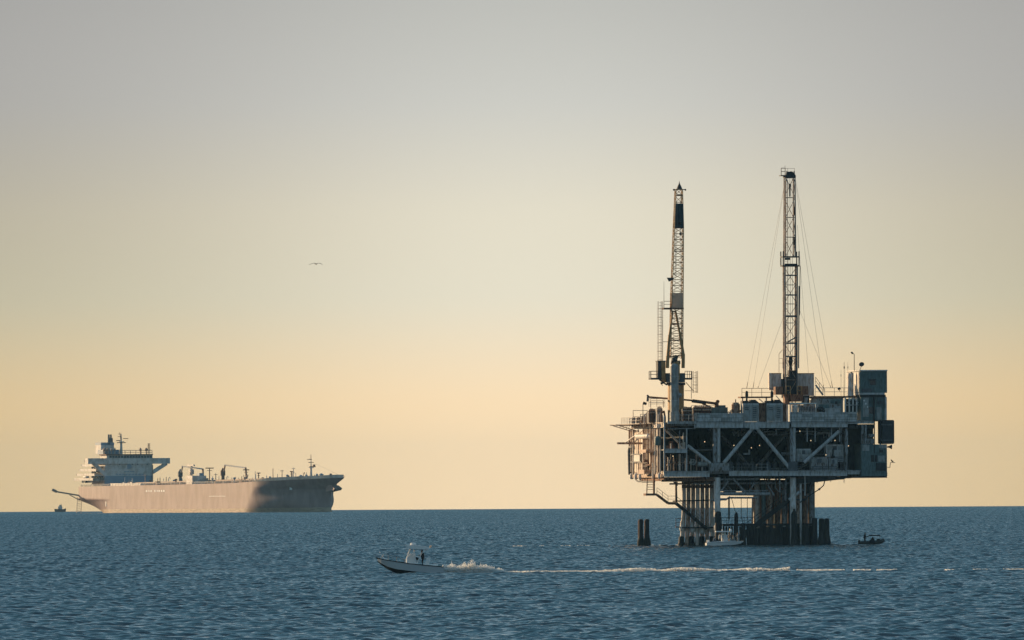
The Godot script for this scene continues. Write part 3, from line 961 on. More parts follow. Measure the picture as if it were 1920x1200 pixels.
func legs_and_piles(o: Node3D) -> void:
	var mb: MB
	# two front legs
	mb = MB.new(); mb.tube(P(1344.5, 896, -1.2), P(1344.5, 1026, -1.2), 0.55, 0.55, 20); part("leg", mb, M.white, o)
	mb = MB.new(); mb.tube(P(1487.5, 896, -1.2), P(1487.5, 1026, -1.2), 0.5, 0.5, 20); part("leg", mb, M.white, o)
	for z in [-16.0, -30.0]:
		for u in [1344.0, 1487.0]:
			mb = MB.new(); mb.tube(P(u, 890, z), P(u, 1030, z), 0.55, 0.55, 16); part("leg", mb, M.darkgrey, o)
	# left group of conductor pipes, raked slightly at the foot, flared collars and dark sleeves at the sea
	var k := 0
	for row in 3:
		for i in 7:
			var z := -6.0 - row * 5.0
			var u := 1283.0 + i * 8.7 + row * 1.2
			var rake := (i - 5.0) * 0.9
			var r := 0.30 if row else 0.33
			mb = MB.new()
			mb.tube(P(u, 904, z), P(u, 955, z), r, r, 14)
			mb.tube(P(u, 955, z), P(u + rake, 1026, z), r, r, 14)
			var c := part("conductor_pipe", mb, [M.pale, M.pale2, M.pale2][i % 3] if row == 0 else M.rust, o)
			if row == 0 and i % 2 == 0:
				mb = MB.new()
				var at := P(u + rake * 0.55, 996.0 + (i * 5 % 7) * 0.8, z)
				mb.lathe(at, [[r, -0.1], [r + 0.14, 0.05], [r + 0.2, 0.4], [r + 0.1, 0.8], [r, 1.6]], 14)
				part("collar", mb, M.white if i % 3 else M.pale, c)
				mb = MB.new()
				mb.lathe(P(u + rake, 1027, z), [[r + 0.32, 0.0], [r + 0.28, 0.6], [r + 0.16, 0.85], [r + 0.1, 1.7], [r + 0.02, 1.8]], 14)
				part("sea_sleeve", mb, M.weed if (i + row) % 2 else M.tar, c)
			k += 1
	mb = MB.new(); mb.beam(P(1262, 940.5, -5.4), P(1352, 938, -5.4), 0.16, 0.2); part("tie_beam", mb, M.dark, o)
	mb = MB.new(); mb.beam(P(1279, 913, -5.4), P(1340, 913, -5.4), 0.2, 0.5); mb.beam(P(1279, 905, -5.4), P(1340, 905, -5.4), 0.3, 0.5); part("tie_beam", mb, M.rust, o)
	mb = MB.new(); mb.beam(P(1279, 990, -5.4), P(1341, 990, -5.4), 0.3, 0.22); part("tie_beam", mb, M.dark, o)
	mb = MB.new(); mb.beam(P(1267, 989, -6), P(1282, 989, -6), 0.3, 0.16); mb.rail(P(1268, 988, -6), P(1280, 988, -6), 1.3, 1.1, 0.04); part("landing", mb, M.rust, o)
	# right group of conductors
	for row in 3:
		for i in 9:
			var z := -5.0 - row * 5.0
			var u := 1420.0 + i * 12.9 + (row % 2) * 4.0
			mb = MB.new()
			mb.tube(P(u, 904, z), P(u, 1026, z), 0.36, 0.36, 14)
			part("conductor_pipe", mb, [M.grey2, M.green, M.pale2, M.rust][(i + row) % 4] if i else M.pale, o)
	mb = MB.new(); mb.tube(P(1413, 934, -7), P(1411.5, 1026, -7), 0.14, 0.14, 10); part("conductor_pipe", mb, M.white, o)
	mb = MB.new(); mb.tube(P(1502, 905, -1.4), P(1502, 1026, -1.4), 0.17, 0.17, 10); part("conductor_pipe", mb, M.white, o)
	# tarred fender piles and plank wall at the waterline
	for q in [[1346.5, 960, 6.0], [1380.5, 966, 3.8], [1489.5, 962, 5.6], [1528, 972, 5.2], [1541, 973, 5.0], [1551, 973, 5.0], [1394, 982, 4], [1512, 984, 5.0]]:
		mb = MB.new()
		var c := P(q[0], 1027, -0.2)
		var r: float = q[2] * S
		var hgt: float = P(q[0], q[1], -0.2).y - c.y
		var flare := 1.75 if q[0] > 1535 else 1.3
		mb.lathe(c, [[r * flare, 0.0], [r * (flare * 0.8 + 0.2), 0.8], [r * 1.05, 2.0], [r, 2.6], [r, hgt - 0.25], [r * 0.8, hgt], [0.0, hgt + 0.05]], 14)
		part("fender_pile", mb, M.tar, o)
	mb = MB.new(); mb.lathe(P(1380.5, 966, -0.2), [[0.33, 0.0], [0.1, 0.45], [0.0, 0.5]], 10); part("pile_cap", mb, M.tar, o)
	mb = MB.new(); mb.lathe(P(1489.5, 962, -0.2), [[0.45, 0.0], [0.2, 0.3], [0.2, 0.6], [0.0, 0.65]], 10); part("pile_cap", mb, M.tar, o)
	for i in 23:
		var u := 1388.0 + i * 6.2
		if i in [1]:
			continue
		mb = MB.new()
		pb(mb, u, 991 - (i * 7 % 5) * 2.2, u + 5.9, 1027, -1.6 - 0.08 * (i % 3), 0.35)
		part("fender_plank", mb, M.tar, o)
	mb = MB.new(); pb(mb, 1353, 983, 1530, 986, -1.4, 0.4); part("fender_beam", mb, M.tar, o)
	mb = MB.new(); pb(mb, 1353, 1004, 1400, 1009, -1.5, 0.4); part("fender_beam", mb, M.tar, o)
	mb = MB.new(); pb(mb, 1353, 985, 1425, 987, -2, 8); part("boat_landing", mb, M.tar, o)
	for i in 9:
		mb = MB.new(); pb(mb, 1352 + i * 5.2, 988, 1355 + i * 5.2, 1027, -7.0, 0.5); part("fender_plank", mb, M.tar, o)
	mb = MB.new(); mb.rail(P(1353, 984, -1.5), P(1412, 984, -1.5), 1.1, 0.9, 0.04); mb.rail(P(1353, 984, -7), P(1412, 984, -7), 1.1, 1.2, 0.04); part("railing", mb, M.darkgrey, o)
	# right-hand stair down to the boat landing
	mb = MB.new()
	for z in [-1.9, -2.9]:
		mb.beam(P(1482, 937, z), P(1394, 1003, z), 0.14, 0.75)
	for i in 30:
		mb.box(P(1482 - i * 2.93, 937 + i * 2.2, -2.4), Vector3(0.25, 0.05, 0.95))
	part("stair_flight", mb, M.tar, o)
	mb = MB.new(); mb.rail(P(1470, 943, -1.85), P(1394, 1000, -1.85), 1.25, 1.2, 0.035); mb.rail(P(1470, 943, -2.95), P(1394, 1000, -2.95), 1.25, 1.2, 0.035); part("railing", mb, M.dark, o)
	mb = MB.new(); pb(mb, 1478, 936, 1512, 939, -1.6, 2.0); part("landing", mb, M.dark, o)
	mb = MB.new(); mb.rail(P(1480, 936, -1.6), P(1511, 936, -1.6), 1.1, 1.2); part("railing", mb, M.dark, o)


func deck_rails(o: Node3D) -> void:
	var mb: MB
	for r in [[1530, 743, 1602, 743, -3.0], [1392, 744, 1448, 744, -4.0], [1218, 763, 1248, 763, -12.0], [1300, 775, 1345, 775, -20.0], [1222, 762, 1246, 762, -20.0]]:
		mb = MB.new()
		mb.rail(P(r[0], r[1], r[4]), P(r[2], r[3], r[4]), 1.35, 1.5, 0.04)
		part("railing", mb, M.pale if r[0] != 1392 else M.rust, o)
	mb = MB.new(); pb(mb, 1390, 744, 1448, 746.5, -3.5, 3.0); part("walkway_floor", mb, M.rust, o)
	mb = MB.new(); pb(mb, 1528, 743, 1612, 745.5, -2.6, 6.0); part("walkway_floor", mb, M.rust, o)
	for u in [1393.0, 1438.0]:
		mb = MB.new(); mb.beam(P(u, 746, -4), P(u, 792, -4), 0.2); part("walkway_post", mb, M.pale, o)
	mb = MB.new(); mb.beam(P(1424, 748, -4), P(1438, 760, -4), 0.14); mb.beam(P(1456, 742, -4), P(1475, 764, -4), 0.14); part("walkway_brace", mb, M.pale, o)
	mb = MB.new(); mb.beam(P(1531, 722, -4), P(1545, 741, -4), 0.3, 0.25); mb.rail(P(1531, 721, -4), P(1545, 740, -4), 1.2, 1.0, 0.04); part("stair", mb, M.teal, o)


# ---------------------------------------------------------------- things standing on the platform
func cabinet(u: float, label: String) -> void:
	var o := pthing("control_cabinet", label, "control cabinet", P(u + 12, 792, -1), "control cabinets on the deck edge")
	pbox("cabinet_body", u, 757, u + 30, 791, -0.6, 2.2, M.grey, o)
	for k in 2:
		var d := pbox("cabinet_door", u + 1 + k * 14.5, 760, u + 14 + k * 14.5, 788, -0.52, 0.1, M.teal, o)
		for i in (6 if k else 2):
			pbox("louvre", u + 4 + k * 14.5, 764 + i * 3.6, u + 11 + k * 14.5, 765.6 + i * 3.6, -0.46, 0.06, M.darkgrey, d)
	var mb := MB.new()
	mb.prism([P(u + 13, 757, 0), P(u + 16, 750, 0), P(u + 25, 750, 0), P(u + 33, 757, 0)], Vector3(0, 0, -0.8), Vector3(0, 0, -2.6))
	part("hood", mb, M.black, o)
	pbox("hood", u - 1, 752, u + 10, 757, -0.8, 1.8, M.black, o)


func deck_things() -> void:
	var mb: MB
	var o: Node3D
	# tall upright vessel by the crane
	o = pthing("vertical_tank", "tall pale blue upright cylinder tank in front of the crane pedestal", "tank", P(1265, 792, -3))
	mb = MB.new()
	mb.lathe(P(1265, 792, -3), [[0.8, 0.0], [0.8, 1.6], [0.68, 1.7], [0.68, 9.1], [0.6, 9.35], [0.3, 9.5], [0.0, 9.55]], 24)
	part("shell", mb, M.teal, o)
	for v in [706.0, 730.0, 752.0]:
		mb = MB.new(); mb.lathe(P(1265, v, -3), [[0.68, -0.06], [0.74, -0.06], [0.74, 0.06], [0.68, 0.06]], 24); part("ring", mb, M.grey, o)
	mb = MB.new(); mb.tube(P(1272.5, 735, -2.2), P(1272.5, 770, -2.2), 0.09, 0.09, 8); mb.ball(P(1275, 742, -2.3), Vector3(0.35, 0.4, 0.35), 10); part("pipe", mb, M.grey2, o)
	# folding boom crane lying over the deck
	o = pthing("folding_crane", "low dark folding crane with its long thin boom lying over the left deck", "crane", P(1345, 775, -8))
	mb = MB.new(); mb.beam(P(1214.5, 744.5, -8), P(1300, 751, -8), 0.24, 0.28); mb.beam(P(1300, 751, -8), P(1345, 757, -8), 0.34, 0.42); part("boom", mb, M.rust, o)
	mb = MB.new(); mb.beam(P(1215.5, 743, -8), P(1214.5, 753, -8), 0.3, 0.3); mb.tube(P(1214.5, 744, -8), P(1217, 742, -8), 0.25, 0.25, 8); part("boom_tip", mb, M.darkgrey, o)
	mb = MB.new(); mb.tube(P(1298, 753, -7.7), P(1325, 756.5, -7.7), 0.16, 0.16, 8); part("ram", mb, M.black, o)
	mb = MB.new(); mb.beam(P(1345, 772, -8), P(1345, 754, -8), 0.6, 0.6); mb.beam(P(1345, 768, -8), P(1318, 757, -8), 0.2, 0.25); mb.ball(P(1347, 753, -8), Vector3(0.35, 0.3, 0.35), 8); part("pedestal", mb, M.rust, o)
	mb = MB.new(); pb(mb, 1336, 764, 1366, 778, -7, 2.0); pb(mb, 1349, 760, 1362, 764, -7.2, 1.4); part("power_pack", mb, M.green, o)
	# machinery on the left deck
	var left := [["engine_skid", "black engine block low on the deck beside the upright tank", "engine", 1280, 765, 1298, 791, -3.0, "dark"], ["pipe_rack", "dark rack of stacked pipes behind the left wind wall", "pipe rack", 1300, 763, 1335, 776, -6.0, "dark"], ["winch_unit", "dark boxy winch at the left end behind the railing", "winch", 1217, 768, 1231, 792, -9.0, "darkgrey"], ["filter_unit", "grey and brown upright cabinet between winch and upright tank", "cabinet", 1232, 764, 1243, 792, -7.0, "grey2"]]
	for q in left:
		o = pthing(q[0], q[1], q[2], P((q[3] + q[5]) * 0.5, q[6], q[7]))
		pbox("body", q[3], q[4] + 2, q[5], q[6] + 1, q[7], 2.0, M[q[8]], o)
		mb = MB.new()
		var nn := int((q[5] - q[3]) / 3)
		for i in nn:
			mb.tube(P(q[3] + 1.5 + i * 3, q[4] - (i * 3 % 4), q[7] + 0.1), P(q[3] + 1.5 + i * 3, q[6], q[7] + 0.1), 0.07, 0.07, 6)
		part("upright_pipe", mb, M.rust if q[0] != "filter_unit" else M.pale, o)
		mb = MB.new()
		mb.tube(P(q[3], q[4] + 6, q[7] + 0.2), P(q[5], q[4] + 6, q[7] + 0.2), 0.12, 0.12, 8)
		mb.tube(P(q[3] + 2, q[4] + 1, q[7] - 1), P(q[5] - 2, q[4] + 1, q[7] - 1), 0.2, 0.2, 8)
		part("manifold", mb, M.pale2, o)
	o = pthing("separator_tank", "white horizontal capsule tank on the sunlit left end of the platform", "tank", E(1215, 822))
	mb = MB.new()
	mb.lathe(E(1205, 818) + Vector3(-0.7, 0, 0), [[0.0, -0.3], [0.3, -0.2], [0.42, 0.0], [0.42, 11.5], [0.3, 11.8], [0.0, 11.9]], 16, Basis(Vector3(1, 0, 0), Vector3(0, 0, 1), Vector3(0, -1, 0)))
	part("shell", mb, M.white, o)
	mb = MB.new(); mb.path([E(1226, 818) + Vector3(-0.7, 0, 0), E(1227.5, 818) + Vector3(-0.7, 0, 0), E(1227.5, 842) + Vector3(-0.7, 0, 0)], 0.12, 8); part("pipe", mb, M.pale, o)
	cluster_pipes()
	cabinet(1393, "grey steel cabinet with louvred doors at the right end of the left wind wall")
	cabinet(1438, "grey steel cabinet with louvred doors just left below the drilling mast")
	# small drum and brown housings
	o = pthing("ribbed_drum", "small tan ribbed drum with a pointed cap left of the control cabinets", "drum", P(1380, 775, -3))
	mb = MB.new(); mb.lathe(P(1380, 778, -3), [[0.72, 0.0], [0.72, 1.7], [0.55, 1.75], [0.55, 1.95], [0.1, 2.0], [0.08, 2.5], [0.0, 2.5]], 16); part("shell", mb, M.pale2, o)
	for i in 6:
		mb = MB.new(); mb.tube(P(1373.5 + i * 2.6, 777, -2.3), P(1373.5 + i * 2.6, 759, -2.3), 0.05, 0.05, 5); part("rib", mb, M.rust, o)
	for q in [[1423, 757, 1436, 792, -1.2, "brown steel housing squeezed between the two control cabinets"], [1468, 759, 1475, 792, -1.0, "narrow brown housing standing right of the second control cabinet"]]:
		o = pthing("steel_housing", q[5], "housing", P((q[0] + q[2]) / 2, 792, q[4]))
		pbox("body", q[0], q[1], q[2], q[3], q[4], 2.0, M.rust, o)
		pbox("lid", q[0] - 0.5, q[1] - 1, q[2] + 0.5, q[1] - 0.1, q[4] + 0.1, 2.2, M.pale2, o)
	for q in [[1400.5, 734, 757, "black exhaust stack above the left control cabinet"], [1448, 733, 757, "black exhaust stack above the right control cabinet"]]:
		o = pthing("exhaust_stack", q[3], "exhaust stack", P(q[0], q[2], -2))
		mb = MB.new(); mb.lathe(P(q[0], q[2], -2), [[0.16, 0.0], [0.16, 1.0], [0.26, 1.1], [0.26, 1.8], [0.2, 2.0], [0.0, 2.05]], 12); part("pipe", mb, M.black, o)
	# shelter contents
	o = pthing("round_cistern", "cream sunlit round cistern inside the open shelter frame", "tank", P(1492, 773, -1.4))
	mb = MB.new(); mb.lathe(P(1492, 774, -1.4), [[0.42, 0.0], [0.42, 1.1], [0.3, 1.25], [0.0, 1.3]], 16); part("shell", mb, M.white, o)
	o = pthing("generator_box", "dull grey box under the open shelter frame", "generator", P(1514, 773, -1))
	pbox("body", 1498, 760, 1529, 774, -1.2, 2.4, M.grey2, o)
	for i in 5:
		pbox("louvre", 1502 + i * 5.2, 763, 1505.5 + i * 5.2, 770, -1.14, 0.1, M.darkgrey, o)
	# module right of the mast
	o = pthing("deck_module", "blue grey equipment module with framed panels right of the drilling mast", "module", P(1556, 774, -1))
	pbox("body", 1532, 747, 1582, 775, -1.2, 5.0, M.teal, o)
	for i in 2:
		for j in 2:
			pbox("panel", 1536 + i * 22, 749 + j * 10, 1555 + i * 24, 757 + j * 10.5, -1.1, 0.12, M.green if (i + j) % 2 else M.grey2, o)
	pbox("roof", 1530, 744.8, 1584, 747, -1.0, 5.4, M.rust, o)
	pbox("hatch", 1567, 753, 1571, 758, -1.02, 0.12, M.black, o)
	pbox("skirt_panel", 1548, 766, 1577, 773.5, -0.95, 0.14, M.grey, o)
	o = pthing("tarp_bundle", "black tarpaulin bundle in front of the deck module", "tarpaulin", P(1539, 773, -0.5))
	mb = MB.new(); mb.ball(P(1539, 769, -0.5), Vector3(0.62, 0.55, 0.5), 12); mb.ball(P(1543, 771, -0.4), Vector3(0.4, 0.35, 0.4), 10); part("cloth", mb, M.black, o)
	o = pthing("lattice_stair_tower", "open lattice frame of cream posts between module and cabin tower", "tower", P(1597, 774, -1))
	for u in [1586.0, 1593.5, 1600.5, 1607.5]:
		mb = MB.new(); mb.beam(P(u, 746, -1), P(u, 774, -1), 0.22); part("post", mb, M.white, o)
	mb = MB.new(); mb.tube(P(1590, 756, -0.9), P(1599, 747, -0.9), 0.09, 0.09, 6); mb.tube(P(1602, 747, -0.9), P(1611, 756, -0.9), 0.09, 0.09, 6); mb.tube(P(1586, 760, -0.9), P(1611, 760, -0.9), 0.09, 0.09, 6); part("brace", mb, M.grey, o)
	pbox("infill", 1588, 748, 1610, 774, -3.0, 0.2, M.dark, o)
	# mud screens beside the mast
	for q in [[1449, 700, 1468, 732, "plain grey windbreak panel left of the mast foot", "white"], [1499, 700, 1530, 742, "broad blue grey windbreak panel right of the mast foot", "grey"]]:
		o = pthing("windbreak", q[4], "windbreak", P((q[0] + q[2]) / 2, q[3], -10))
		pbox("sheet", q[0], q[1], q[2], q[3], -10, 0.25, M[q[5]], o)
		mb = MB.new(); pb(mb, q[0] - 0.4, q[1] - 1, q[2] + 0.4, q[1] - 0.1, -9.9, 0.4); pb(mb, q[0] - 0.8, q[1] - 1, q[0] - 0.1, q[3], -9.9, 0.4); part("frame", mb, M.rust, o)
	pipe_column()
	# cabin tower
	o = pthing("upper_cabin", "dark green steel cabin on top of the right hand tower", "cabin", P(1640, 740, -1))
	pbox("wall", 1614, 696, 1664.5, 737, 0.3, 12.0, M.green, o)
	pbox("roof", 1613, 694, 1665.2, 696, 0.5, 12.4, M.white, o)
	pbox("skirting", 1613.5, 737, 1660, 740.3, 0.42, 12.2, M.grey, o)
	for i in 13:
		pbox("wall_rib", 1616 + i * 3.9, 697, 1616.8 + i * 3.9, 711 if i in [4, 5, 6, 7] else 723, 0.35, 0.08, M.green, o)
	var win := pbox("window", 1632, 713.5, 1643, 722, 0.36, 0.12, M.shipglass, o)
	pbox("hood", 1631, 711.5, 1644, 713, 0.9, 0.6, M.dark, win)
	pbox("panel", 1616, 729, 1637, 736, 0.36, 0.1, M.darkgrey, o)
	pbox("panel", 1638.5, 724, 1653, 736, 0.36, 0.1, M.green, o)
	for i in 4:
		mb = MB.new()
		var a := P(1613.6, 717, 0.3)
		mb.box(Vector3(a.x - 0.05, a.y, 0.0 - i * 3.0 - 1.2), Vector3(0.12, 3.3, 2.8))
		part("side_panel", mb, M.white if i % 2 else M.pale, o)
	o = pthing("lower_cabin", "dark grey steel cabin below the green cabin on the right hand tower", "cabin", P(1640, 789, -1))
	pbox("wall", 1615, 744, 1663, 788, -0.1, 10.0, M.green, o)
	pbox("lintel", 1614, 740.6, 1662, 745, 0.1, 10.2, M.dark, o)
	pbox("panel", 1619, 746, 1630, 782, 0.0, 0.14, M.teal, o)
	pbox("window", 1630, 764, 1642, 776, 0.0, 0.14, M.shipglass, o)
	pbox("door", 1645, 764, 1654, 787.5, 0.0, 0.14, M.teal, o)
	for i in 9:
		pbox("wall_rib", 1631 + i * 3.4, 746, 1631.7 + i * 3.4, 762, -0.02, 0.12, M.darkgrey, o)
	for i in 3:
		pbox("sign_plate", 1620 + i * 3.2, 750 + i * 6, 1622.4 + i * 3.2, 753 + i * 6, 0.1, 0.06, M.letter, o)
	mb = MB.new(); mb.beam(P(1639.5, 741, 0.2), P(1639.5, 790, 0.2), 0.22); part("drain_pipe", mb, M.black, o)
	mb = MB.new(); mb.beam(P(1662, 745, 0.1), P(1662, 788, 0.1), 0.3); part("corner_post", mb, M.grey, o)
	for i in 3:
		pbox("vent_grille", 1646 + i * 5, 752, 1649.5 + i * 5, 758, 0.0, 0.14, M.darkgrey, o)
	o = pthing("water_tank", "big dark rounded box tank hung on the right edge of the platform", "tank", P(1664, 833, -1))
	mb = MB.new()
	var c0 := P(1664, 810.5, -1.5)
	var pts := []
	for s in [[1, 1], [-1, 1], [-1, -1], [1, -1]]:
		for j in 4:
			var w: float = (0.0 if s == [1, 1] else PI / 2 if s == [-1, 1] else PI if s == [-1, -1] else PI * 1.5) + j * PI / 6
			pts.append(c0 + Vector3(s[0] * 0.72 + cos(w) * 0.25, s[1] * 1.7 + sin(w) * 0.25, 0))
	mb.prism(pts, Vector3(0, 0, 1.7), Vector3(0, 0, -2.5))
	part("shell", mb, M.dark, o)
	mb = MB.new(); mb.beam(P(1653, 826, 0.25), P(1674, 826, 0.25), 0.1, 0.2); mb.beam(P(1653, 797, 0.25), P(1674, 797, 0.25), 0.1, 0.2); part("strap", mb, M.darkgrey, o)
	o = pthing("fog_horn", "small dark half round horn sticking out of the right wall", "horn", P(1669, 842, -0.5))
	mb = MB.new(); mb.lathe(P(1665, 838.5, -0.5), [[0.12, 0.0], [0.16, 0.3], [0.38, 0.75], [0.3, 0.76], [0.0, 0.5]], 12, Basis(Vector3(0, 1, 0), Vector3(1, 0, 0), Vector3(0, 0, -1))); part("bell", mb, M.dark, o)
	# poles and lights
	flood(1604, 695, 664, -4, "tall thin light pole with one angled lamp behind the green cabin roof", true)
	flood(1207, 792, 757, -14, "thin light pole with a dark floodlight at the far left of the deck", false)
	o = pthing("dish_antenna", "dark dish antenna tilted up on the green cabin roof", "antenna", P(1614, 694, -1))
	mb = MB.new(); mb.tube(P(1613.5, 694, -1), P(1616.5, 687, -1), 0.05, 0.05, 6); part("stem", mb, M.darkgrey, o)
	mb = MB.new(); mb.lathe(P(1617, 684, -1), [[0.0, -0.14], [0.25, -0.08], [0.44, 0.1], [0.42, 0.13], [0.2, 0.0], [0.0, -0.03]], 14, Basis(Vector3.BACK, 0.5) * Basis(Vector3.RIGHT, 0.9)); part("dish", mb, M.dark, o)
	for q in [[1585, 679, 743, 0.05, "tallest of the slim aerial rods right of the mast"], [1579, 694, 743, 0.025, "thin short aerial rod left of the tallest aerial"], [1592, 679, 743, 0.03, "thin aerial rod between the tallest aerial and the cabin pipes"]]:
		o = pthing("aerial_rod", q[4], "aerial", P(q[0], q[2], -4), "aerial rods by the cabin tower")
		mb = MB.new(); mb.tube(P(q[0], q[2], -4), P(q[0], q[1], -4), q[3], q[3] * 0.6, 6); part("rod", mb, M.rust, o)
		mb = MB.new(); mb.tube(P(q[0], q[1] + 12, -4), P(q[0], q[1] + 8, -4), q[3] * 2, q[3] * 2, 6); part("clamp", mb, M.dark, o)
	for q in [[1575, 729, "small dark floodlight on the railing right of the guy wires"], [1612, 720, "small dark floodlight on the left corner of the green cabin"], [1241, 719, "small dark floodlight hanging under the crane cab"]]:
		o = pthing("floodlight", q[2], "floodlight", P(q[0], q[1], -3), "floodlights on the platform")
		mb = MB.new(); mb.box(P(q[0], q[1], -2.7), Vector3(0.42, 0.36, 0.3), Basis(Vector3.BACK, 0.4)); part("housing", mb, M.dark, o)
		mb = MB.new(); mb.tube(P(q[0], q[1], -3), P(q[0] + 1, q[1] + 5, -3), 0.05, 0.05, 6); part("bracket", mb, M.dark, o)
	# boxes of machinery on the lower deck
	for q in [["storage_tank", "pale grey square tank on the lower deck right of the second column", "tank", 1495, 842, 1521, 866, -2.0, 1.8, "grey"], ["transformer", "tall grey box on the lower deck near the right diagonal brace", "transformer", 1550, 834, 1583, 866, -2.5, 2.0, "grey"], ["compressor", "wide grey ribbed casing low on the right of the lower deck", "compressor", 1521, 858, 1554, 884, -1.2, 2.0, "grey2"], ["diesel_engine", "dark engine beside the ribbed casing on the lower deck", "engine", 1555, 860, 1572, 884, -1.4, 1.5, "grey2"]]:
		o = pthing(q[0], q[1], q[2], P((q[3] + q[5]) / 2, q[6], q[7]))
		pbox("body", q[3], q[4], q[5], q[6], q[7], q[8], M[q[9]], o)
		var wd: float = q[5] - q[3]
		for i in 3:
			pbox("panel", q[3] + wd * (0.06 + i * 0.32), q[4] + 3, q[3] + wd * (0.3 + i * 0.32), q[4] + 10, q[7] + 0.08, 0.1, M.teal if i != 1 else M.darkgrey, o)
		for i in 3:
			pbox("rib", q[3] + 1, q[6] - 9 + i * 3, q[5] - 1, q[6] - 7.6 + i * 3, q[7] + 0.06, 0.1, M.darkgrey if q[0] != "storage_tank" else M.grey2, o)
		if q[0] == "diesel_engine":
			mb = MB.new(); mb.lathe(P(1563, 861, -2), [[0.3, 0.0], [0.3, 0.5], [0.15, 0.6], [0.12, 1.6]], 10); part("air_filter", mb, M.dark, o)
	# burning work lamps
	for q in [[1321.5, 829, -2.0, "just left of the first column"], [1378, 835.5, -9.0, "above the middle of the left diagonal brace"], [1411, 840, -9.0, "in the middle of the dark hall, the lowest between the braces"], [1426.5, 835.5, -9.0, "right of the lowest lamp between the two big braces"], [1501, 809, -3.0, "high up just right of the second column"], [1521.5, 826.5, -2.0, "between the two left hanging pipes of the right bay"], [1567, 826.5, -2.0, "between the two right hanging pipes of the right bay"], [1593, 836.5, -4.0, "in the dark gap left of the right hand tower"], [1549.5, 853.5, -0.7, "in front of the tall grey transformer box"], [1262, 856, -3.0, "left one of two in the lower left bay"], [1275, 853.5, -3.0, "right one of two in the lower left bay"]]:
		o = pthing("work_lamp", "small burning work lamp " + q[3], "lamp", P(q[0], q[1], q[2]), "burning work lamps under the upper deck")
		mb = MB.new(); mb.ball(P(q[0], q[1], q[2]), Vector3(0.07, 0.09, 0.07), 10); part("bulb", mb, M.lamp, o)
		mb = MB.new(); mb.lathe(P(q[0], q[1], q[2]) + Vector3(0, 0.12, 0), [[0.16, 0.0], [0.05, 0.1], [0.03, 0.35], [0.0, 0.36]], 10); part("lamp_cap", mb, M.dark, o)
		var l := OmniLight3D.new()
		l.name = "lamp_light"
		l.light_color = Color(1.0, 0.8, 0.55)
		l.light_energy = 0.006
		l.light_size = 0.08
		l.omni_range = 30.0
		l.omni_attenuation = 2.0
		l.shadow_enabled = true
		o.add_child(l)


func cluster_pipes() -> void:
	# three upright frames and loops of light pipe at the left end of the deck
	var o := pthing("loading_arm_frame", "tangle of pale pipes and rails on the left end of the deck", "pipework", P(1225, 792, -10))
	var mb: MB
	for q in [[1190, 768.5, 1217, 792, -26.0], [1222, 751, 1246, 764, -16.0], [1203, 776, 1222, 792, -20.0], [1183, 784, 1204, 797, -26.0]]:
		mb = MB.new()
		mb.path([P(q[0], q[3], q[4]), P(q[0], q[1], q[4]), P(q[2], q[1], q[4]), P(q[2], q[3], q[4])], 0.05, 6)
		mb.tube(P(q[0], (q[1] + q[3]) / 2, q[4]), P(q[2], (q[1] + q[3]) / 2, q[4]), 0.035, 0.035, 5)
		part("pipe_frame", mb, M.pale2, o)
	for k in 9:
		mb = MB.new()
		var u := 1206.0 + k * 4.3
		var z := -20.0 + k * 1.9
		mb.path([P(u, 800, z), P(u, 781 - (k % 3) * 3, z), P(u + 5, 778 - (k % 3) * 3, z), P(u + 7, 784, z), P(u + 7, 800, z)], 0.1 + 0.03 * (k % 3), 7)
		part("pipe_loop", mb, M.pale if k % 2 else M.rust, o)
	for k in 3:
		mb = MB.new(); pb(mb, 1188 + k * 9, 786, 1194 + k * 9, 798, -24, 1.0); mb.ball(P(1191 + k * 9, 785, -24.5), Vector3(0.35, 0.35, 0.35), 8); part("valve_box", mb, M.darkgrey if k == 0 else M.rust, o)
	mb = MB.new(); mb.box(P(1237, 799, -4.2), Vector3(1.1, 0.7, 1.0)); part("valve_box", mb, M.white, o)


func pipe_column() -> void:
	var o := pthing("pale_pipe_stack", "bundle of sunlit cream pipes standing against the left side of the green cabin", "pipes", P(1597, 744, -3))
	for q in [[1594, 700, 0.16], [1597.5, 700, 0.22], [1601, 699, 0.13]]:
		var mb := MB.new()
		mb.tube(P(q[0], 744, -3), P(q[0], q[1], -3), q[2], q[2], 10)
		part("pipe", mb, M.white, o)
	var cap := MB.new()
	cap.ball(P(1598, 699, -3), Vector3(0.16, 0.14, 0.16), 8)
	part("cap", cap, M.dark, o)


func flood(u: float, v0: float, v1: float, z: float, label: String, arm: bool) -> void:
	var o := pthing("light_pole", label, "light pole", P(u, v0, z))
	var mb := MB.new()
	mb.tube(P(u, v0, z), P(u, v1, z), 0.06, 0.05, 8)
	part("pole", mb, M.dark, o)
	mb = MB.new()
	if arm:
		mb.tube(P(u, v1, z), P(u - 4, v1 - 2.5, z), 0.05, 0.05, 6)
		mb.ball(P(u - 4, v1 - 2.5, z), Vector3(0.28, 0.16, 0.2), 8, Basis(Vector3.BACK, -0.6))
	else:
		mb.box(P(u + 3.5, v1 - 1, z), Vector3(0.6, 0.4, 0.35), Basis(Vector3.BACK, -0.35))
		mb.tube(P(u, v1 + 1, z), P(u + 4, v1 + 1, z), 0.05, 0.05, 6)
	part("lamp_head", mb, M.dark, o)


# ---------------------------------------------------------------- drilling mast
func corners(u0: float, u1: float, v: float, z: float, d: float) -> Array:
	return [P(u0, v, z), P(u1, v, z), P(u1, v, z) + Vector3(0, 0, -d), P(u0, v, z) + Vector3(0, 0, -d)]


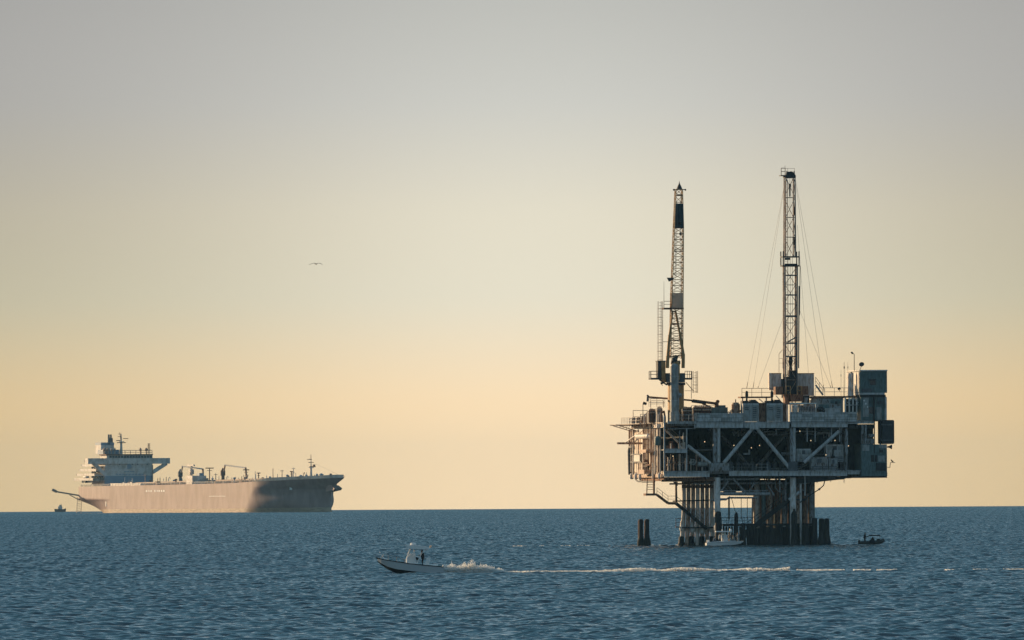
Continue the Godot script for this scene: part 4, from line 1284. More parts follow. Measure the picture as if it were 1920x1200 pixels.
func drill_mast() -> void:
	var z := -8.0
	var o := pthing("drilling_mast", "tall thin lattice drilling mast with guy wires on the platform", "drilling mast", P(1487, 755, z))
	var mb: MB
	var secs := [[1475.5, 1496.5, 748.0, 1474.5, 1497.5, 497.0, 14, 0.15], [1475.5, 1494.5, 480.0, 1476.0, 1493.5, 331.0, 8, 0.11]]
	for s in secs:
		var A := corners(s[0], s[1], s[2], z, 1.7)
		var B := corners(s[3], s[4], s[5], z, 1.6)
		for i in 4:
			mb = MB.new(); mb.tube(A[i], B[i], s[7], s[7] * 0.9, 8); part("chord", mb, M.darkgrey if i == 1 else M.pale2, o)
		mb = MB.new(); mb.lattice(A, B, s[6] / 2, 0.05); part("bracing", mb, M.pale2, o)
	# collar between the two lengths
	mb = MB.new()
	var ca := corners(1471, 1501, 497, z + 0.4, 2.3)
	var cb := corners(1471, 1501, 480, z + 0.4, 2.3)
	for i in 4:
		mb.beam(ca[i], ca[(i + 1) % 4], 0.22, 0.22)
		mb.beam(cb[i], cb[(i + 1) % 4], 0.16, 0.2)
		mb.tube(ca[i], cb[i] + Vector3(0, 0.9, 0), 0.1, 0.1, 6)
	pb(mb, 1474, 482, 1484, 486, z + 0.4, 0.4); pb(mb, 1474, 493, 1498, 496, z + 0.3, 0.5)
	part("collar", mb, M.dark, o)
	# pipes that run up beside the chords
	for q in [[1471, 690, 500, 0.07, "pale2"], [1500, 690, 535, 0.1, "darkgrey"], [1502, 590, 497, 0.06, "rust"], [1473, 700, 340, 0.05, "pale"]]:
		mb = MB.new(); mb.tube(P(q[0], q[1], z + 0.3), P(q[0] + 1, q[2], z + 0.3), q[3], q[3], 6); part("standpipe", mb, M[q[4]], o)
	mb = MB.new(); mb.ladder(P(1476, 700, z - 1.9), P(1476, 335, z - 1.9), Vector3.RIGHT, 0.6, 0.0); part("ladder", mb, M.rust, o)
	for u in [1481.0, 1485.0, 1489.0]:
		mb = MB.new(); mb.tube(P(u, 668, z - 0.8), P(u - 1, 330, z - 0.8), 0.032, 0.032, 5); part("hoist_line", mb, M.wire, o)
	for v in [515.0, 552.0, 592.0, 643.0, 668.0]:
		mb = MB.new(); mb.beam(P(1475, v, z), P(1497, v, z), 0.12, 0.22 if v != 592.0 else 0.3); part("girt", mb, M.darkgrey, o)
	mb = MB.new(); mb.beam(P(1480, 640, z + 0.1), P(1495, 632, z + 0.1), 0.1, 0.2); part("girt", mb, M.darkgrey, o)
	for q in [[1491, 386, 1494, 402], [1490, 443, 1493.5, 458], [1495.5, 610, 1498, 640]]:
		pbox("guard", q[0], q[1], q[2], q[3], z - 0.3, 0.3, M.rust, o)
	# crown
	mb = MB.new(); pb(mb, 1474.5, 326, 1495, 331, z + 0.2, 2.0); part("crown_block", mb, M.dark, o)
	for q in [[1481, 322], [1486, 321.5], [1489, 323]]:
		mb = MB.new(); mb.tube(P(q[0], q[1] + 2, z - 0.3), P(q[0], q[1] + 2, z - 1.2), 0.42, 0.42, 14); part("sheave", mb, M.dark, o)
	mb = MB.new(); mb.beam(P(1476, 331, z), P(1480, 341, z), 0.12); mb.beam(P(1494, 331, z), P(1490, 341, z), 0.12); mb.beam(P(1476, 331, z), P(1478, 318, z), 0.14); mb.beam(P(1492, 330, z), P(1492, 318, z), 0.14); part("crown_frame", mb, M.darkgrey, o)
	mb = MB.new(); pb(mb, 1467, 326, 1476, 327.5, z + 0.2, 2.0); part("crown_platform", mb, M.dark, o)
	mb = MB.new(); mb.rail(P(1467.5, 326, z + 0.2), P(1475, 326, z + 0.2), 1.15, 0.6); mb.rail(P(1467.5, 326, z - 1.7), P(1493, 326, z - 1.7), 1.15, 1.1, 0.025); part("railing", mb, M.rust, o)
	mb = MB.new(); mb.tube(P(1474.5, 326, z), P(1474.5, 308, z), 0.04, 0.03, 6); part("crown_aerial", mb, M.dark, o)
	mb = MB.new(); mb.lathe(P(1484, 367, z - 0.8), [[0.0, 0.0], [0.12, 0.1], [0.14, 1.5], [0.22, 1.7], [0.2, 2.1], [0.0, 2.2]], 10); part("counterweight", mb, M.dark, o)
	# travelling block and drill floor machinery
	mb = MB.new(); mb.lathe(P(1485, 706, z - 0.5), [[0.3, 0.0], [0.32, 1.4], [0.2, 1.7], [0.3, 2.0], [0.42, 2.6], [0.36, 3.1], [0.1, 3.4], [0.0, 3.4]], 12); part("travelling_block", mb, M.black, o)
	mb = MB.new(); pb(mb, 1482, 694, 1498, 741, z - 0.2, 1.6); pb(mb, 1478, 706, 1483, 741, z - 0.1, 1.4); pb(mb, 1469, 710, 1480, 746, z - 0.4, 1.0); part("drawworks", mb, M.black, o)
	for q in [[1474, 739, 1482, 757], [1484, 739, 1508, 753], [1456, 725, 1470, 740], [1503, 724, 1518, 740]]:
		pbox("substructure", q[0], q[1], q[2], q[3], z + 1.6, 2.0, M.rust, o)
	for u in [1476.0, 1497.0]:
		mb = MB.new()
		mb.path([P(u, 741, z + 1.9), P(u, 724, z + 1.9), P(u + 8, 724, z + 1.9), P(u + 8, 741, z + 1.9)], 0.07, 6)
		mb.tube(P(u, 732, z + 1.9), P(u + 8, 732, z + 1.9), 0.06, 0.06, 6)
		part("guard_frame", mb, M.ochre, o)
	mb = MB.new(); pb(mb, 1508, 742, 1520, 755, z + 1.5, 1.4); part("winch", mb, M.black, o)
	mb = MB.new(); pb(mb, 1448, 755, 1530, 758, z + 1.0, 5); pb(mb, 1455, 758, 1459, 793, z + 0.5, 0.5); pb(mb, 1518, 758, 1522, 793, z + 0.5, 0.5); part("drill_floor", mb, M.rust, o)
	mb = MB.new(); pb(mb, 1444.5, 699, 1449, 731, z - 1, 1.0); part("side_post", mb, M.pale, o)
	mb = MB.new(); mb.path([P(1463, 701, z), P(1463, 663, z), P(1470, 655, z)], 0.04, 5); mb.rail(P(1463, 690, z), P(1470, 690, z), 1.6, 0.6, 0.03); part("mast_gate", mb, M.pale2, o)
	# guy wires
	for q in [[1475, 336, 1401, 728], [1475, 336, 1413, 728], [1472, 592, 1422, 728], [1494, 336, 1547, 733], [1495, 336, 1563, 727], [1502, 580, 1560, 727], [1498, 420, 1519, 720]]:
		mb = MB.new(); mb.tube(P(q[0], q[1], z - 0.5), P(q[2], q[3], -4.0), 0.019, 0.019, 5); part("guy_wire", mb, M.wire, o)
		mb = MB.new(); mb.tube(P(q[2], q[3], -4.0), P(q[2], q[3], -4.0).lerp(P(q[0], q[1], z), 0.03), 0.05, 0.04, 5); part("turnbuckle", mb, M.rust, o)


# ---------------------------------------------------------------- crane
func pedestal_crane() -> void:
	var z := -6.5
	var o := pthing("pedestal_crane", "tall ochre lattice boom crane with dark wrapped section near its tip", "crane", P(1268, 792, z))
	var mb: MB
	mb = MB.new(); mb.tube(P(1268, 792, z), P(1268, 722, z), 1.32, 1.32, 28); part("pedestal", mb, M.ochre, o)
	mb = MB.new(); mb.tube(P(1268, 722.3, z), P(1268, 717.5, z), 1.55, 1.55, 28); part("slew_ring", mb, M.black, o)
	mb = MB.new(); pb(mb, 1250, 700, 1285, 717, z + 1.2, 2.4); part("machinery_deck", mb, M.darkgrey, o)
	mb = MB.new(); mb.prism([P(1272, 680, 0), P(1284, 676, 0), P(1284, 711, 0), P(1280, 717, 0), P(1272, 717, 0)], Vector3(0, 0, z + 1.4), Vector3(0, 0, z - 1.4)); part("side_plate", mb, M.ochre, o)
	mb = MB.new(); mb.prism([P(1249, 676, 0), P(1257, 680, 0), P(1257, 717, 0), P(1250, 712, 0)], Vector3(0, 0, z + 1.4), Vector3(0, 0, z - 1.4)); part("side_plate", mb, M.ochre, o)
	# A-frame, two bent legs front and rear
	for dz in [1.3, -1.3]:
		for leg in [[[1252, 690], [1252.5, 668], [1256, 628], [1262, 582]], [[1281.5, 690], [1282, 664], [1276, 628], [1267, 582]]]:
			mb = MB.new()
			for i in 3:
				mb.beam(P(leg[i][0], leg[i][1], z + dz * (1.0 - i * 0.2)), P(leg[i + 1][0], leg[i + 1][1], z + dz * (0.8 - i * 0.2)), 0.5 - i * 0.1, 0.3)
			part("gantry_leg", mb, M.ochre, o)
	mb = MB.new()
	for q in [[1253, 669, 1282, 667], [1256, 638, 1277, 638], [1259, 608, 1273, 608], [1262, 584, 1268, 584]]:
		mb.beam(P(q[0], q[1], z + 0.6), P(q[2], q[3], z + 0.6), 0.16, 0.2)
	part("gantry_tie", mb, M.rust, o)
	# boom in lengths
	var zb := z + 0.9
	var sec := [[1258.5, 1281, 672.0, 1260, 1281.5, 578.0, 10, 1.5], [1260, 1281.5, 578.0, 1265.5, 1282.5, 427.0, 14, 1.5], [1265.5, 1282.5, 427.0, 1268.7, 1280.5, 354.0, 6, 1.4]]
	for s in sec:
		var A := corners(s[0], s[1], s[2], zb, s[7])
		var B := corners(s[3], s[4], s[5], zb, s[7] * 0.95)
		for i in 4:
			mb = MB.new(); mb.tube(A[i], B[i], 0.085, 0.08, 8); part("boom_chord", mb, M.ochre, o)
		mb = MB.new(); mb.lattice(A, B, s[6], 0.045); part("boom_bracing", mb, M.ochre, o)
	# wrapped length
	mb = MB.new()
	var wa := corners(1266, 1283.2, 427, zb + 0.08, 1.6)
	var wb := corners(1267.2, 1282.2, 381, zb + 0.08, 1.5)
	for i in 4:
		mb.quad(wa[i], wa[(i + 1) % 4], wb[(i + 1) % 4], wb[i], ((wa[i] + wa[(i + 1) % 4]) - (wa[0] + wa[2])) as Vector3)
	mb.quad(wa[0], wa[1], wa[2], wa[3], Vector3.DOWN)
	mb.quad(wb[0], wb[1], wb[2], wb[3], Vector3.UP)
	part("wrapped_cover", mb, M.net, o)
	mb = MB.new()
	var sa := corners(1259.5, 1282, 577, zb + 0.05, 1.6)
	var sb := corners(1260.5, 1282, 549, zb + 0.05, 1.6)
	for i in [0, 2]:
		mb.box(((sa[i] + sa[i + 1] + sb[i] + sb[i + 1]) as Vector3) / 4.0, Vector3(1.95, 2.4, 0.02))
	part("mesh_screen", mb, M.screen, o)
	# head
	mb = MB.new(); mb.lathe(P(1274.7, 355, zb - 0.7), [[0.5, 0.0], [0.45, 0.25], [0.3, 0.6], [0.1, 1.0], [0.04, 1.3], [0.0, 1.35]], 12); part("boom_tip", mb, M.dark, o)
	mb = MB.new(); mb.beam(P(1264, 354.5, zb - 0.7), P(1286, 354.5, zb - 0.7), 0.14, 0.14); mb.ball(P(1264, 355, zb - 0.7), Vector3(0.16, 0.16, 0.16), 8); mb.ball(P(1286, 355, zb - 0.7), Vector3(0.16, 0.16, 0.16), 8); mb.tube(P(1270, 365, zb - 0.7), P(1280, 365, zb - 0.7), 0.14, 0.14, 8); part("head_arm", mb, M.dark, o)
	mb = MB.new(); mb.tube(P(1274.7, 343, zb - 0.7), P(1274.7, 338, zb - 0.7), 0.04, 0.02, 6); part("lightning_rod", mb, M.dark, o)
	# hoist ropes, hook block and ball
	mb = MB.new(); mb.tube(P(1276.5, 365, zb + 0.5), P(1276.3, 437, zb + 0.5), 0.025, 0.025, 5); mb.ball(P(1276.3, 438, zb + 0.5), Vector3(0.22, 0.25, 0.22), 10); mb.ball(P(1275, 416, zb + 0.4), Vector3(0.3, 0.4, 0.25), 10); part("hook_ball", mb, M.dark, o)
	mb = MB.new(); mb.tube(P(1266, 520, zb + 0.3), P(1268, 383, zb + 0.3), 0.022, 0.022, 5); mb.tube(P(1268.5, 520, zb + 0.3), P(1271, 383, zb + 0.3), 0.022, 0.022, 5); part("hoist_rope", mb, M.wire, o)
	mb = MB.new(); mb.tube(P(1263, 667, zb - 0.4), P(1270, 384, zb - 0.4), 0.022, 0.022, 5); mb.tube(P(1276, 667, zb - 0.4), P(1277, 384, zb - 0.4), 0.022, 0.022, 5); part("hoist_rope", mb, M.wire, o)
	mb = MB.new(); mb.prism([P(1260, 520.5, 0), P(1275, 520.5, 0), P(1270, 525, 0), P(1264, 528, 0)], Vector3(0, 0, zb + 0.4), Vector3(0, 0, zb + 0.1)); part("hook_block", mb, M.dark, o)
	for v in [467.0, 471.0]:
		mb = MB.new(); mb.beam(P(1263.5, v, zb), P(1283, v, zb), 0.1, 0.1); part("boom_tie", mb, M.rust, o)
	mb = MB.new(); mb.ball(P(1265, 676, z + 1.0), Vector3(0.55, 0.5, 0.6), 10); mb.ball(P(1268, 670, z + 0.6), Vector3(0.4, 0.4, 0.4), 8); mb.tube(P(1259, 680, z + 1), P(1276, 680, z + 1), 0.3, 0.3, 10); part("hoist_drum", mb, M.dark, o)
	# cab with landings
	mb = MB.new(); pb(mb, 1234, 678, 1248.5, 708.5, z + 1.3, 2.0); part("cab", mb, M.dark, o)
	mb = MB.new(); pb(mb, 1233, 676.5, 1249, 678, z + 1.4, 2.2); part("cab_roof", mb, M.darkgrey, o)
	for q in [[1236, 681, 1241, 694], [1242, 681, 1247, 694]]:
		pbox("cab_window", q[0], q[1], q[2], q[3], z + 1.36, 0.08, M.shipglass, o)
	mb = MB.new(); pb(mb, 1220.5, 708.8, 1249, 712, z + 1.4, 2.2); mb.tube(P(1237, 712, z), P(1251, 722, z), 0.14, 0.14, 6); part("cab_landing", mb, M.dark, o)
	mb = MB.new(); mb.rail(P(1221, 709, z + 1.3), P(1234, 709, z + 1.3), 1.1, 1.1, 0.045); mb.rail(P(1221, 709, z - 0.7), P(1234, 709, z - 0.7), 1.1, 1.1, 0.045); mb.rail(P(1221, 709, z + 1.3), P(1221, 709, z + 1.3) + Vector3(0, 0, -2), 1.1, 1.1, 0.045); part("railing", mb, M.darkgrey, o)
	mb = MB.new(); pb(mb, 1284, 708.8, 1299, 712, z + 1.2, 2.0); part("side_landing", mb, M.dark, o)
	mb = MB.new(); mb.rail(P(1285, 709, z + 1.1), P(1298, 709, z + 1.1), 1.1, 0.35, 0.045); mb.tube(P(1287, 717, z), P(1301, 733, z), 0.06, 0.06, 6); mb.tube(P(1284, 733, z + 1), P(1298, 733, z + 1), 0.035, 0.035, 5); mb.tube(P(1297, 696, z + 1), P(1297, 748, z + 1), 0.045, 0.045, 5); part("railing", mb, M.rust, o)
	mb = MB.new(); mb.ladder(P(1304, 737, z + 1), P(1304, 696, z + 1), Vector3.RIGHT, 0.5, 0.6); part("caged_ladder", mb, M.rust, o)
	mb = MB.new(); mb.ladder(P(1238.3, 677, z + 0.8), P(1238.3, 565, z + 0.8), Vector3.RIGHT, 0.5, 0.6); part("caged_ladder", mb, M.rust, o)
	mb = MB.new(); mb.tube(P(1243, 641, z + 0.8), P(1256, 641, z + 0.8), 0.045, 0.045, 5); mb.tube(P(1243, 600, z + 0.8), P(1243, 677, z + 0.8), 0.045, 0.045, 5); part("ladder_tie", mb, M.darkgrey, o)
	mb = MB.new(); pb(mb, 1245, 577, 1283, 580, z + 1.1, 1.8); part("boom_landing", mb, M.rust, o)
	mb = MB.new(); mb.rail(P(1245.5, 577, z + 1.1), P(1259, 577, z + 1.1), 1.05, 1.0, 0.045); part("railing", mb, M.rust, o)
	mb = MB.new(); mb.tube(P(1245.5, 577, z + 0.8), P(1245.5, 527, z + 0.8), 0.05, 0.02, 6); part("aerial", mb, M.darkgrey, o)


# ---------------------------------------------------------------- mooring piles
func dolphins() -> void:
	for q in [[1202, 0.0, "left one of the two black mooring piles left of the platform"], [1213.5, 0.3, "right one of the two black mooring piles left of the platform"]]:
		var o := pthing("mooring_pile", q[2], "mooring pile", P(q[0], 1024, -4), "pair of mooring piles left of the platform")
		var mb := MB.new()
		var c := P(q[0], 1025, -4)
		mb.lathe(c, [[0.46, 1.3], [0.40, 1.6], [0.37, 3.0], [0.38, 4.25], [0.3, 4.4], [0.0, 4.42]], 16)
		part("shaft", mb, M.tar, o)
		mb = MB.new()
		mb.lathe(c, [[0.66, -0.3], [0.64, 0.3], [0.6, 0.8], [0.5, 1.15], [0.44, 1.3]], 16)
		part("weed_crust", mb, M.weed, o)
		mb = MB.new()
		mb.beam(c + Vector3(-0.4, 1.3, -0.1), c + Vector3(-0.38, 4.2, -0.1), 0.12, 0.2)
		part("rubbing_strip", mb, M.rust, o)


# ---------------------------------------------------------------- tanker
var ST := Transform3D()
const SU := 0.3281   # metres for one measure on the tanker's picture plane


func stem_x(y: float) -> float:
	if y < 6.0:
		return lerpf(145.5, 143.0, y / 6.0)
	if y < 14.5:
		return lerpf(143.0, 144.5, (y - 6.0) / 8.5)
	return lerpf(144.5, 162.0, clampf((y - 14.5) / 6.3, 0, 1))


func deck_y(x: float) -> float:
	return 16.4 + 2.0 * clampf((x + 156.0) / 250.0, 0, 1) + 2.6 * pow(clampf((x - 60.0) / 96.0, 0, 1), 1.3)


func half_breadth(x: float, y: float) -> float:
	var b := 26.5
	var xs := stem_x(y)
	var x0 := lerpf(80.0, 94.0, clampf(y / 16.0, 0, 1))
	var c := 0.02 + 0.13 * exp(-pow((y - 6.0) / 3.2, 2.0))
	if x > x0:
		var t := clampf((x - x0) / (xs - x0), 0, 1)
		b *= 1.0 - (sqrt(t * t + c) - sqrt(c)) / (sqrt(1.0 + c) - sqrt(c))      # a shoulder, then a long straight entrance
	if x < -100.0:
		var t := (-100.0 - x) / 56.5
		var narrow := lerpf(22.0, 4.0, clampf(y / 8.5, 0, 1))
		b -= narrow * pow(t, 2.0 if y > 8.0 else 1.6)
	return maxf(b, 0.0)


func stern_x(y: float) -> float:
	return -156.5 + 30.0 * pow(clampf(1.0 - y / 7.5, 0, 1), 1.2)


func hull_mesh(v0: float, v1: float, rows: int, grow: float) -> MB:
	var mb := MB.new()
	var cols := 110
	var g := []
	for j in rows + 1:
		var line := []
		for i in cols + 1:
			var s := float(i) / cols
			s = s if s < 0.5 else 0.5 + 0.5 * (1.0 - pow(1.0 - (s - 0.5) * 2.0, 1.5))
			var f := lerpf(v0, v1, float(j) / rows)
			var x := 0.0
			var y := 0.0
			for it in 3:
				y = -1.0 + f * (deck_y(x) + 1.0)
				x = lerpf(stern_x(maxf(y, 0)), stem_x(maxf(y, 0)), s)
			line.append(Vector3(x, y, half_breadth(x, maxf(y, 0)) + grow))
		g.append(line)
	var nor := []
	for j in rows + 1:
		var line := []
		for i in cols + 1:
			var dx: Vector3 = g[j][mini(i + 1, cols)] - g[j][maxi(i - 1, 0)]
			var dy: Vector3 = g[mini(j + 1, rows)][i] - g[maxi(j - 1, 0)][i]
			line.append(dx.cross(dy).normalized())
		nor.append(line)
	var fl := Vector3(1, 1, -1)
	for j in rows:
		for i in cols:
			for k in [[[j, i], [j, i + 1], [j + 1, i + 1]], [[j, i], [j + 1, i + 1], [j + 1, i]]]:
				var p := []
				var q := []
				for ij in k:
					p.append(g[ij[0]][ij[1]])
					q.append(nor[ij[0]][ij[1]])
				mb.tri(p[0], p[1], p[2], q[0], q[1], q[2])
				mb.tri(p[0] * fl, p[1] * fl, p[2] * fl, q[0] * fl, q[1] * fl, q[2] * fl)
		for i in [0, cols]:
			mb.quad(g[j][i], g[j + 1][i], g[j + 1][i] * fl, g[j][i] * fl, Vector3.LEFT if i == 0 else Vector3.RIGHT)
	if v1 >= 0.999:
		for i in cols:
			mb.quad(g[rows][i], g[rows][i + 1], g[rows][i + 1] * fl, g[rows][i] * fl, Vector3.UP)
	return mb


func K(u: float, v: float, z := 0.0) -> Vector3:   # a point of the ship on the plane at z metres to starboard, u to the right
	var du := u - 425.0
	var dv := 960.5 - v
	var x := ((du + dv * TILT) * SU + z * 0.8944) / 0.4472
	return Vector3(x, (dv - du * TILT) * SU * (1.0 - x * 0.000125), z)


func W(u: float, v: float, x := -132.0) -> Vector3:  # a point on the cross plane at x
	var du := u - 425.0
	var dv := 960.5 - v
	return Vector3(x, (dv - du * TILT) * SU, (x * 0.4472 - (du + dv * TILT) * SU) / 0.8944)


func wb(mb: MB, u0: float, v0: float, u1: float, v1: float, x: float, deep: float) -> void:
	var a := W(u0, v0, x)
	var b := W(u1, v1, x)
	mb.box(Vector3(x - deep / 2, (a.y + b.y) / 2, (a.z + b.z) / 2), Vector3(deep, absf(a.y - b.y), absf(a.z - b.z)))


func wbox(called: String, u0: float, v0: float, u1: float, v1: float, x: float, deep: float, m: Material, o: Node3D) -> MeshInstance3D:
	var mb := MB.new()
	wb(mb, u0, v0, u1, v1, x, deep)
	return part(called, mb, m, o)


func tanker() -> void:
	var pos := Vector3((425.0 - 960.0 - 8.0) * SU, 0, -7000.0)
	ST = Transform3D(Basis(Vector3.UP, -1.1071) * Basis.from_scale(Vector3(1.06, 1, 1)), Vector3(pos.x, sea_y(pos.x, pos.z), pos.z))
	var o := thing("oil_tanker", "long rust grey oil tanker with a pale bridge lying near the horizon", "ship", ST, Vector3.ZERO)
	var mb: MB
	var hull := part("hull", hull_mesh(0.19, 1.0, 22, 0.0), M.hull, o)
	part("boot_stripe", hull_mesh(0.0, 0.19, 6, 0.02), M.boot, hull)
	# bow bulwark
	mb = MB.new()
	for s in [1.0, -1.0]:
		for i in 26:
			var x0 := 92.0 + i * 2.7
			var x1 := x0 + 2.7
			var y0 := deck_y(x0)
			var y1 := deck_y(x1)
			var a := Vector3(x0, y0 - 0.1, s * (half_breadth(x0, y0) + 0.05))
			var b := Vector3(minf(x1, 161.5), y1 - 0.1, s * (half_breadth(minf(x1, 161.5), y1) + 0.05))
			var up := Vector3(0.2, minf(1.9, 0.5 + i * 0.25), s * 0.25)
			mb.quad(a, b, b + up, a + up, Vector3(0.3, 0, s))
			mb.quad(a - Vector3(0, 0, s * 0.2), b - Vector3(0, 0, s * 0.2), b + up - Vector3(0, 0, s * 0.2), a + up - Vector3(0, 0, s * 0.2), Vector3(-0.3, 0, -s))
			mb.quad(a + up, b + up, b + up - Vector3(0, 0, s * 0.2), a + up - Vector3(0, 0, s * 0.2), Vector3.UP)
	part("bow_bulwark", mb, M.house, o)
	mb = MB.new()
	for s in [1.0, -1.0]:
		mb.prism([Vector3(143, 17.0, 0), Vector3(149.5, 16.2, 0), Vector3(154.0, 14.6, 0), Vector3(152.5, 13.4, 0), Vector3(142.5, 12.4, 0)], Vector3(0, 0, s * 2.6), Vector3(0, 0, s * 0.3))
	part("anchor_bolster", mb, M.hull, o)
	# accommodation
	wbox("deck_house", 201, 862, 290, 909, -132, 19, M.house, o)
	wbox("deck_house", 201, 891, 290, 909, -130.5, 1.4, M.houseblue, o)
	wbox("bridge_wing", 169, 857.5, 323, 867.5, -131, 4.0, M.house, o)
	wbox("wheelhouse", 204, 851, 290, 857.6, -131.6, 9.0, M.house, o)
	wbox("wheelhouse_roof", 203, 849.6, 291, 851.2, -130.8, 10.5, M.rust, o)
	for i in 15:
		wbox("bridge_window", 209 + i * 5.4, 852.4, 213.4 + i * 5.4, 856.8, -131.5, 0.3, M.shipglass, o)
	for q in [[169, 323]]:
		for s in [[171, 868, 202, 868, 202, 894, 196, 886], [320, 868, 290, 868, 290, 888, 297, 884]]:
			mb = MB.new()
			mb.beam(W(s[0] + (8 if s[0] < 200 else -4), s[1] - 1, -132.5), W(s[4], s[5] - 4, -132.5), 1.4, 2.2)
			part("wing_brace", mb, M.house, o)
	for q in [[211, 868], [228, 868.5], [252, 868.5], [262, 868.5], [280, 868.5], [208, 892], [241, 892], [273, 892]]:
		wbox("porthole", q[0] - 1.1, q[1] - 1.3, q[0] + 1.1, q[1] + 1.3, -131.9, 0.3, M.shipglass, o)
	mb = MB.new(); mb.tube(W(245, 872.5, -132.1), W(245, 872.5, -131.6), 1.75, 1.75, 20); part("funnel_badge", mb, M.houseblue, o)
	for i in 4:
		wbox("lettering", 237 + i * 5, 882.0, 241 + i * 5, 883.6, -131.9, 0.2, M.houseblue, o)
	for i in 9:
		wbox("lettering", 221 + i * 6, 887.0, 225.6 + i * 6, 888.6, -131.9, 0.2, M.houseblue, o)
	# starboard galleries stepping down aft
	for i in 5:
		mb = MB.new()
		var y := 20.5 + i * 2.9
		mb.box(Vector3(-143 - (4 - i) * 0.9, y, 17.8 + (4 - i) * 0.5), Vector3(21 + (4 - i) * 1.5, 0.35, 4.2 + (4 - i)))
		for k in 8:
			mb.box(Vector3(-152 + k * 2.6, y + 0.7, 19.6 + (4 - i)), Vector3(0.12, 1.2, 0.12))
		mb.box(Vector3(-143 - (4 - i) * 0.9, y + 0.75, 19.9 + (4 - i)), Vector3(21 + (4 - i) * 1.5, 1.2, 0.15))
		mb.box(Vector3(-153.4 - (4 - i) * 1.6, y + 0.75, 18 + (4 - i) * 0.5), Vector3(0.15, 1.2, 4.2 + (4 - i)))
		part("gallery", mb, M.house, o)
	for i in 4:
		for k in 5:
			mb = MB.new(); mb.box(Vector3(-150 + k * 3.6, 22.6 + i * 2.9, 16.35), Vector3(1.2, 1.1, 0.2)); part("side_window", mb, M.shipglass, o)
	mb = MB.new(); mb.box(Vector3(-146, 20.5, 19), Vector3(16, 3.0, 5)); mb.ball(Vector3(-147, 22.5, 22), Vector3(3.6, 1.3, 1.4), 12); part("lifeboat", mb, M.house, o)
	mb = MB.new(); mb.tube(Vector3(-147, 20.2, 23.0), Vector3(-147, 20.2, 21.0), 1.3, 1.3, 14); part("vent_mouth", mb, M.darkgrey, o)
	# funnel and masts
	mb = MB.new(); mb.box(Vector3(-147, 40.0, 9.0), Vector3(8, 5.6, 9)); part("funnel", mb, M.house, o)
	mb = MB.new(); mb.box(Vector3(-147, 43.4, 9.0), Vector3(8.1, 1.6, 9.1)); part("funnel_band", mb, M.houseblue, o)
	mb = MB.new()
	for k in 4:
		mb.tube(Vector3(-147 + k * 1.4, 43, 4.0 + k * 1.4), Vector3(-147 + k * 1.4, 47.0 + (k % 2) * 2.2, 4.0 + k * 1.4), 0.7, 0.6, 10)
	part("exhaust_pipe", mb, M.darkgrey, o)
	wbox("monkey_island", 197, 841, 227, 850, -138, 8, M.houseblue, o)
	mb = MB.new(); mb.rail(W(228, 850, -133), W(289, 850, -133), 2.6, 4.0, 0.18); part("roof_railing", mb, M.pale2, o)
	var ms := part("radar_mast", mast(W(231, 850, -137), 13.0, 0.9), M.house, o)
	mb = MB.new(); var mt := W(231, 827.5, -137); mb.box(mt, Vector3(2.6, 0.5, 5.0)); mb.box(mt + Vector3(0, 1.3, 2), Vector3(0.6, 0.5, 2.6)); mb.box(mt + Vector3(0, 2.6, -3), Vector3(0.5, 0.4, 3.4)); mb.box(mt + Vector3(0, 3.8, 1.0), Vector3(0.3, 0.3, 2.6)); mb.box(mt + Vector3(0, 5.4, 1.0), Vector3(0.3, 0.3, 2.0)); mb.tube(mt, mt + Vector3(0, 6.4, 1.0), 0.3, 0.2, 8); part("radar_scanner", mb, M.rust, ms)
	mb = MB.new()
	var lm := W(283, 849, -134)
	for d in [Vector3(0.5, 0, 0.5), Vector3(-0.5, 0, 0.5), Vector3(0.5, 0, -0.5), Vector3(-0.5, 0, -0.5)]:
		mb.tube(lm + d, lm + d * 0.6 + Vector3(0, 6.6, 0), 0.12, 0.12, 5)
	for k in 5:
		mb.box(lm + Vector3(0, 1.2 + k * 1.3, 0), Vector3(0.8, 0.15, 2.2))
	part("signal_mast", mb, M.rust, o)
	for q in [[200, 845, 1.3], [213, 838, 0.7], [219, 836, 0.6], [267, 845, 0.8], [278, 847, 1.0], [206, 838, 0.8]]:
		mb = MB.new(); mb.lathe(W(q[0], 850, -136), [[0.35, 0.0], [0.3, 2.0], [q[2], 2.4], [q[2], 3.4], [0.2, 4.2], [0.0, 4.3]], 10); part("aerial_dome", mb, M.pale2, o)
	mb = MB.new(); mb.tube(W(290, 909, -130), W(290, 870, -130), 0.45, 0.4, 8); part("lamp_post", mb, M.pale2, o)
	# main deck: pipe rack, rails, cranes, posts, mid house
	mb = MB.new()
	for k in 6:
		mb.tube(Vector3(-124, deck_y(-124) + 1.6, -9.0 + k * 3.4), Vector3(118, deck_y(118) + 1.2, -9.0 + k * 3.4), 0.55, 0.55, 8)
	for k in 20:
		var x := -120.0 + k * 12.0
		mb.box(Vector3(x, deck_y(x) + 0.7, 0), Vector3(0.7, 1.4, 24))
	part("deck_pipe", mb, M.pale2, o)
	mb = MB.new()
	for k in 60:
		var x := -150.0 + k * 4.1
		var z := half_breadth(x, deck_y(x)) - 0.4
		mb.tube(Vector3(x, deck_y(x), z), Vector3(x, deck_y(x) + 1.3, z), 0.12, 0.12, 5)
		var x2 := x + 4.1
		var z2 := half_breadth(x2, deck_y(x2)) - 0.4
		for hh in [0.7, 1.3]:
			mb.tube(Vector3(x, deck_y(x) + hh, z), Vector3(x2, deck_y(x2) + hh, z2), 0.1, 0.1, 5)
	part("deck_railing", mb, M.house, o)
